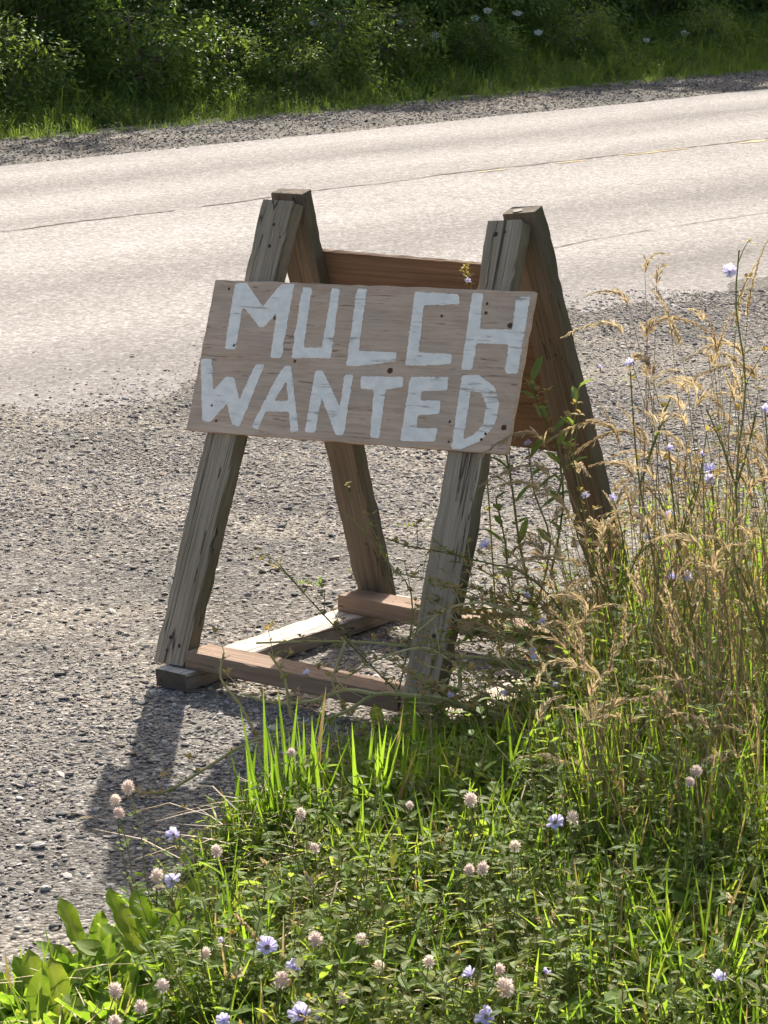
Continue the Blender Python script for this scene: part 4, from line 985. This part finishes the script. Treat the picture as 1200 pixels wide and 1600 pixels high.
pos = ['at the far left end of the thicket', 'in the thicket left of the sunlit bush', 'bright in the thicket above the left road end', 'in the thicket right of the sunlit bush', 'in the thicket above the left sign leg', 'behind the left white flower head', 'in the thicket above the sign board', 'in the thicket behind the middle white flowers',
       'in the thicket above the right sign leg', 'in the dark thicket behind the right white flowers', 'in the dark thicket near the right edge', 'at the right end of the thicket', 'past the right end of the thicket']
for i, lb in enumerate(pos):
    t_ = 11.2 + i * 1.18 + R(-.15, .15); kd = 2 if i in (2, 3) else random.choice((0, 1)); nn_ = 16.6 + (.25 if i > 7 else 0) + R(-.2, .25)
    shrub(t_, nn_, kd, R(.9, 1.05) * (.85 if i in (2,) else 1), ('yellow-green' if kd == 2 else 'dark green') + ' leafy shrub ' + lb, 'shrubs of the far thicket')
for t_, nn_ in ((9.9, 16.5), (8.7, 16.7), (7.5, 16.5), (6.2, 16.6), (27.6, 16.9), (28.9, 16.8), (30.2, 16.9)):
    shrub(t_, nn_, random.choice((0, 1)), R(.9, 1.05), 'dark green leafy shrub beyond either end of the visible thicket', 'shrubs of the far thicket')
for i in range(-2, 11):
    t_ = 10 + i * 2.4 + R(-.3, .3)
    if i == 4: continue
    shrub(t_, 19.4 + R(-.4, .4), 3, (.98, .98, 1.0, .9, 1, .85, 1.05, 1.12, 1.14)[min(max(i, 0), 8)] * R(.97, 1.03), 'tall dark tree rising behind the far thicket', 'trees behind the far thicket', 'tree')
LW_ = ['second from the left at the foot of the far thicket', 'third from the left at the foot of the far thicket', 'just left of the sunlit shrub on the far verge', 'below the sunlit shrub on the far verge', 'on the far verge above the left sign leg',
       'on the far verge above the middle of the sign board', 'leftmost at the foot of the far thicket', 'on the far verge above the right sign leg', 'rightmost on the far verge below the dark thicket', 'smallest, nearest the far gravel at the left']
for i, (t_, nn_, s) in enumerate(((13.4, 15.55, 1.0), (14.6, 15.4, 1.1), (15.5, 15.6, .9), (16.4, 15.4, 1.0), (17.3, 15.5, .9), (18.2, 15.4, .75), (12.6, 15.3, .9), (19.6, 15.5, .8), (21.5, 15.6, .7), (15.9, 15.15, .6))):
    shrub(t_, nn_, 4, s, 'low bushy weed ' + LW_[i], 'low weeds along the far verge', 'bushy_weed')
def umbel(x, y, Yd, s, label):
    p = at(x, y, Yd); t = empty('umbel_flower', (p.x, p.y, 0)); tag(t, label, 'wildflower', 'white umbels across the road'); q = Vector((0, 0, p.z))
    mb = MB(); mb.tube(smooth([Vector((R(-.03, .03), 0, -.02)), q * .5 + rdir() * .02, q - Vector((0, 0, .03))]), .003, .002, 4)
    hd = MB()
    for i in range(24):
        r_ = .034 * math.sqrt((i + .5) / 24); a = i * 2.4; e = q + Vector((r_ * math.cos(a), r_ * math.sin(a), .006 * random.random() + .15 * r_)); mb.tube([q - Vector((0, 0, .03)), e], .0007, .0006, 3)
        for _ in range(6): hd.leafq(e + rdir() * R(0, .005), rdir() + Vector((0, 0, .4)), Vector((0, 0, 1)), .009, .008)
    obj('stem', mb.mesh('stem', M['stem_green']), t); h = obj('flower_head', hd.mesh('flower_head', M['umbel']), t); t.scale = (s, s, 1)
    tl = Vector((R(-.2, .2), R(-.9, -.5), 0)); h.matrix_basis = Matrix.Translation(q) @ Matrix.Rotation(R(.5, .9), 4, 'X') @ Matrix.Translation(-q)
UM = [(762, 18, 'white umbel flower topmost of the cluster above the sign'), (742, 30, 'white umbel flower just lower left of the topmost one'), (808, 22, 'white umbel flower right of the topmost one'), (680, 56, 'white umbel flower left below the cluster'), (841, 52, 'white umbel flower right below the cluster'),
      (490, 38, 'lone white umbel flower above the left sign leg'), (1070, 53, 'white umbel flower left of the pair at the upper right'), (1098, 65, 'white umbel flower right of the pair at the upper right'), (1010, 64, 'small white umbel flower left of the upper right pair'), (625, 36, 'small white umbel flower between the lone one and the cluster')]
for x, y, lb in UM:
    r_ = ray(x, y); k = 15.55 / (r_.x * RN.x + r_.y * RN.y); umbel(x, y, r_.y * k, R(.9, 1.15) * (.75 if 'small' in lb else 1), lb)
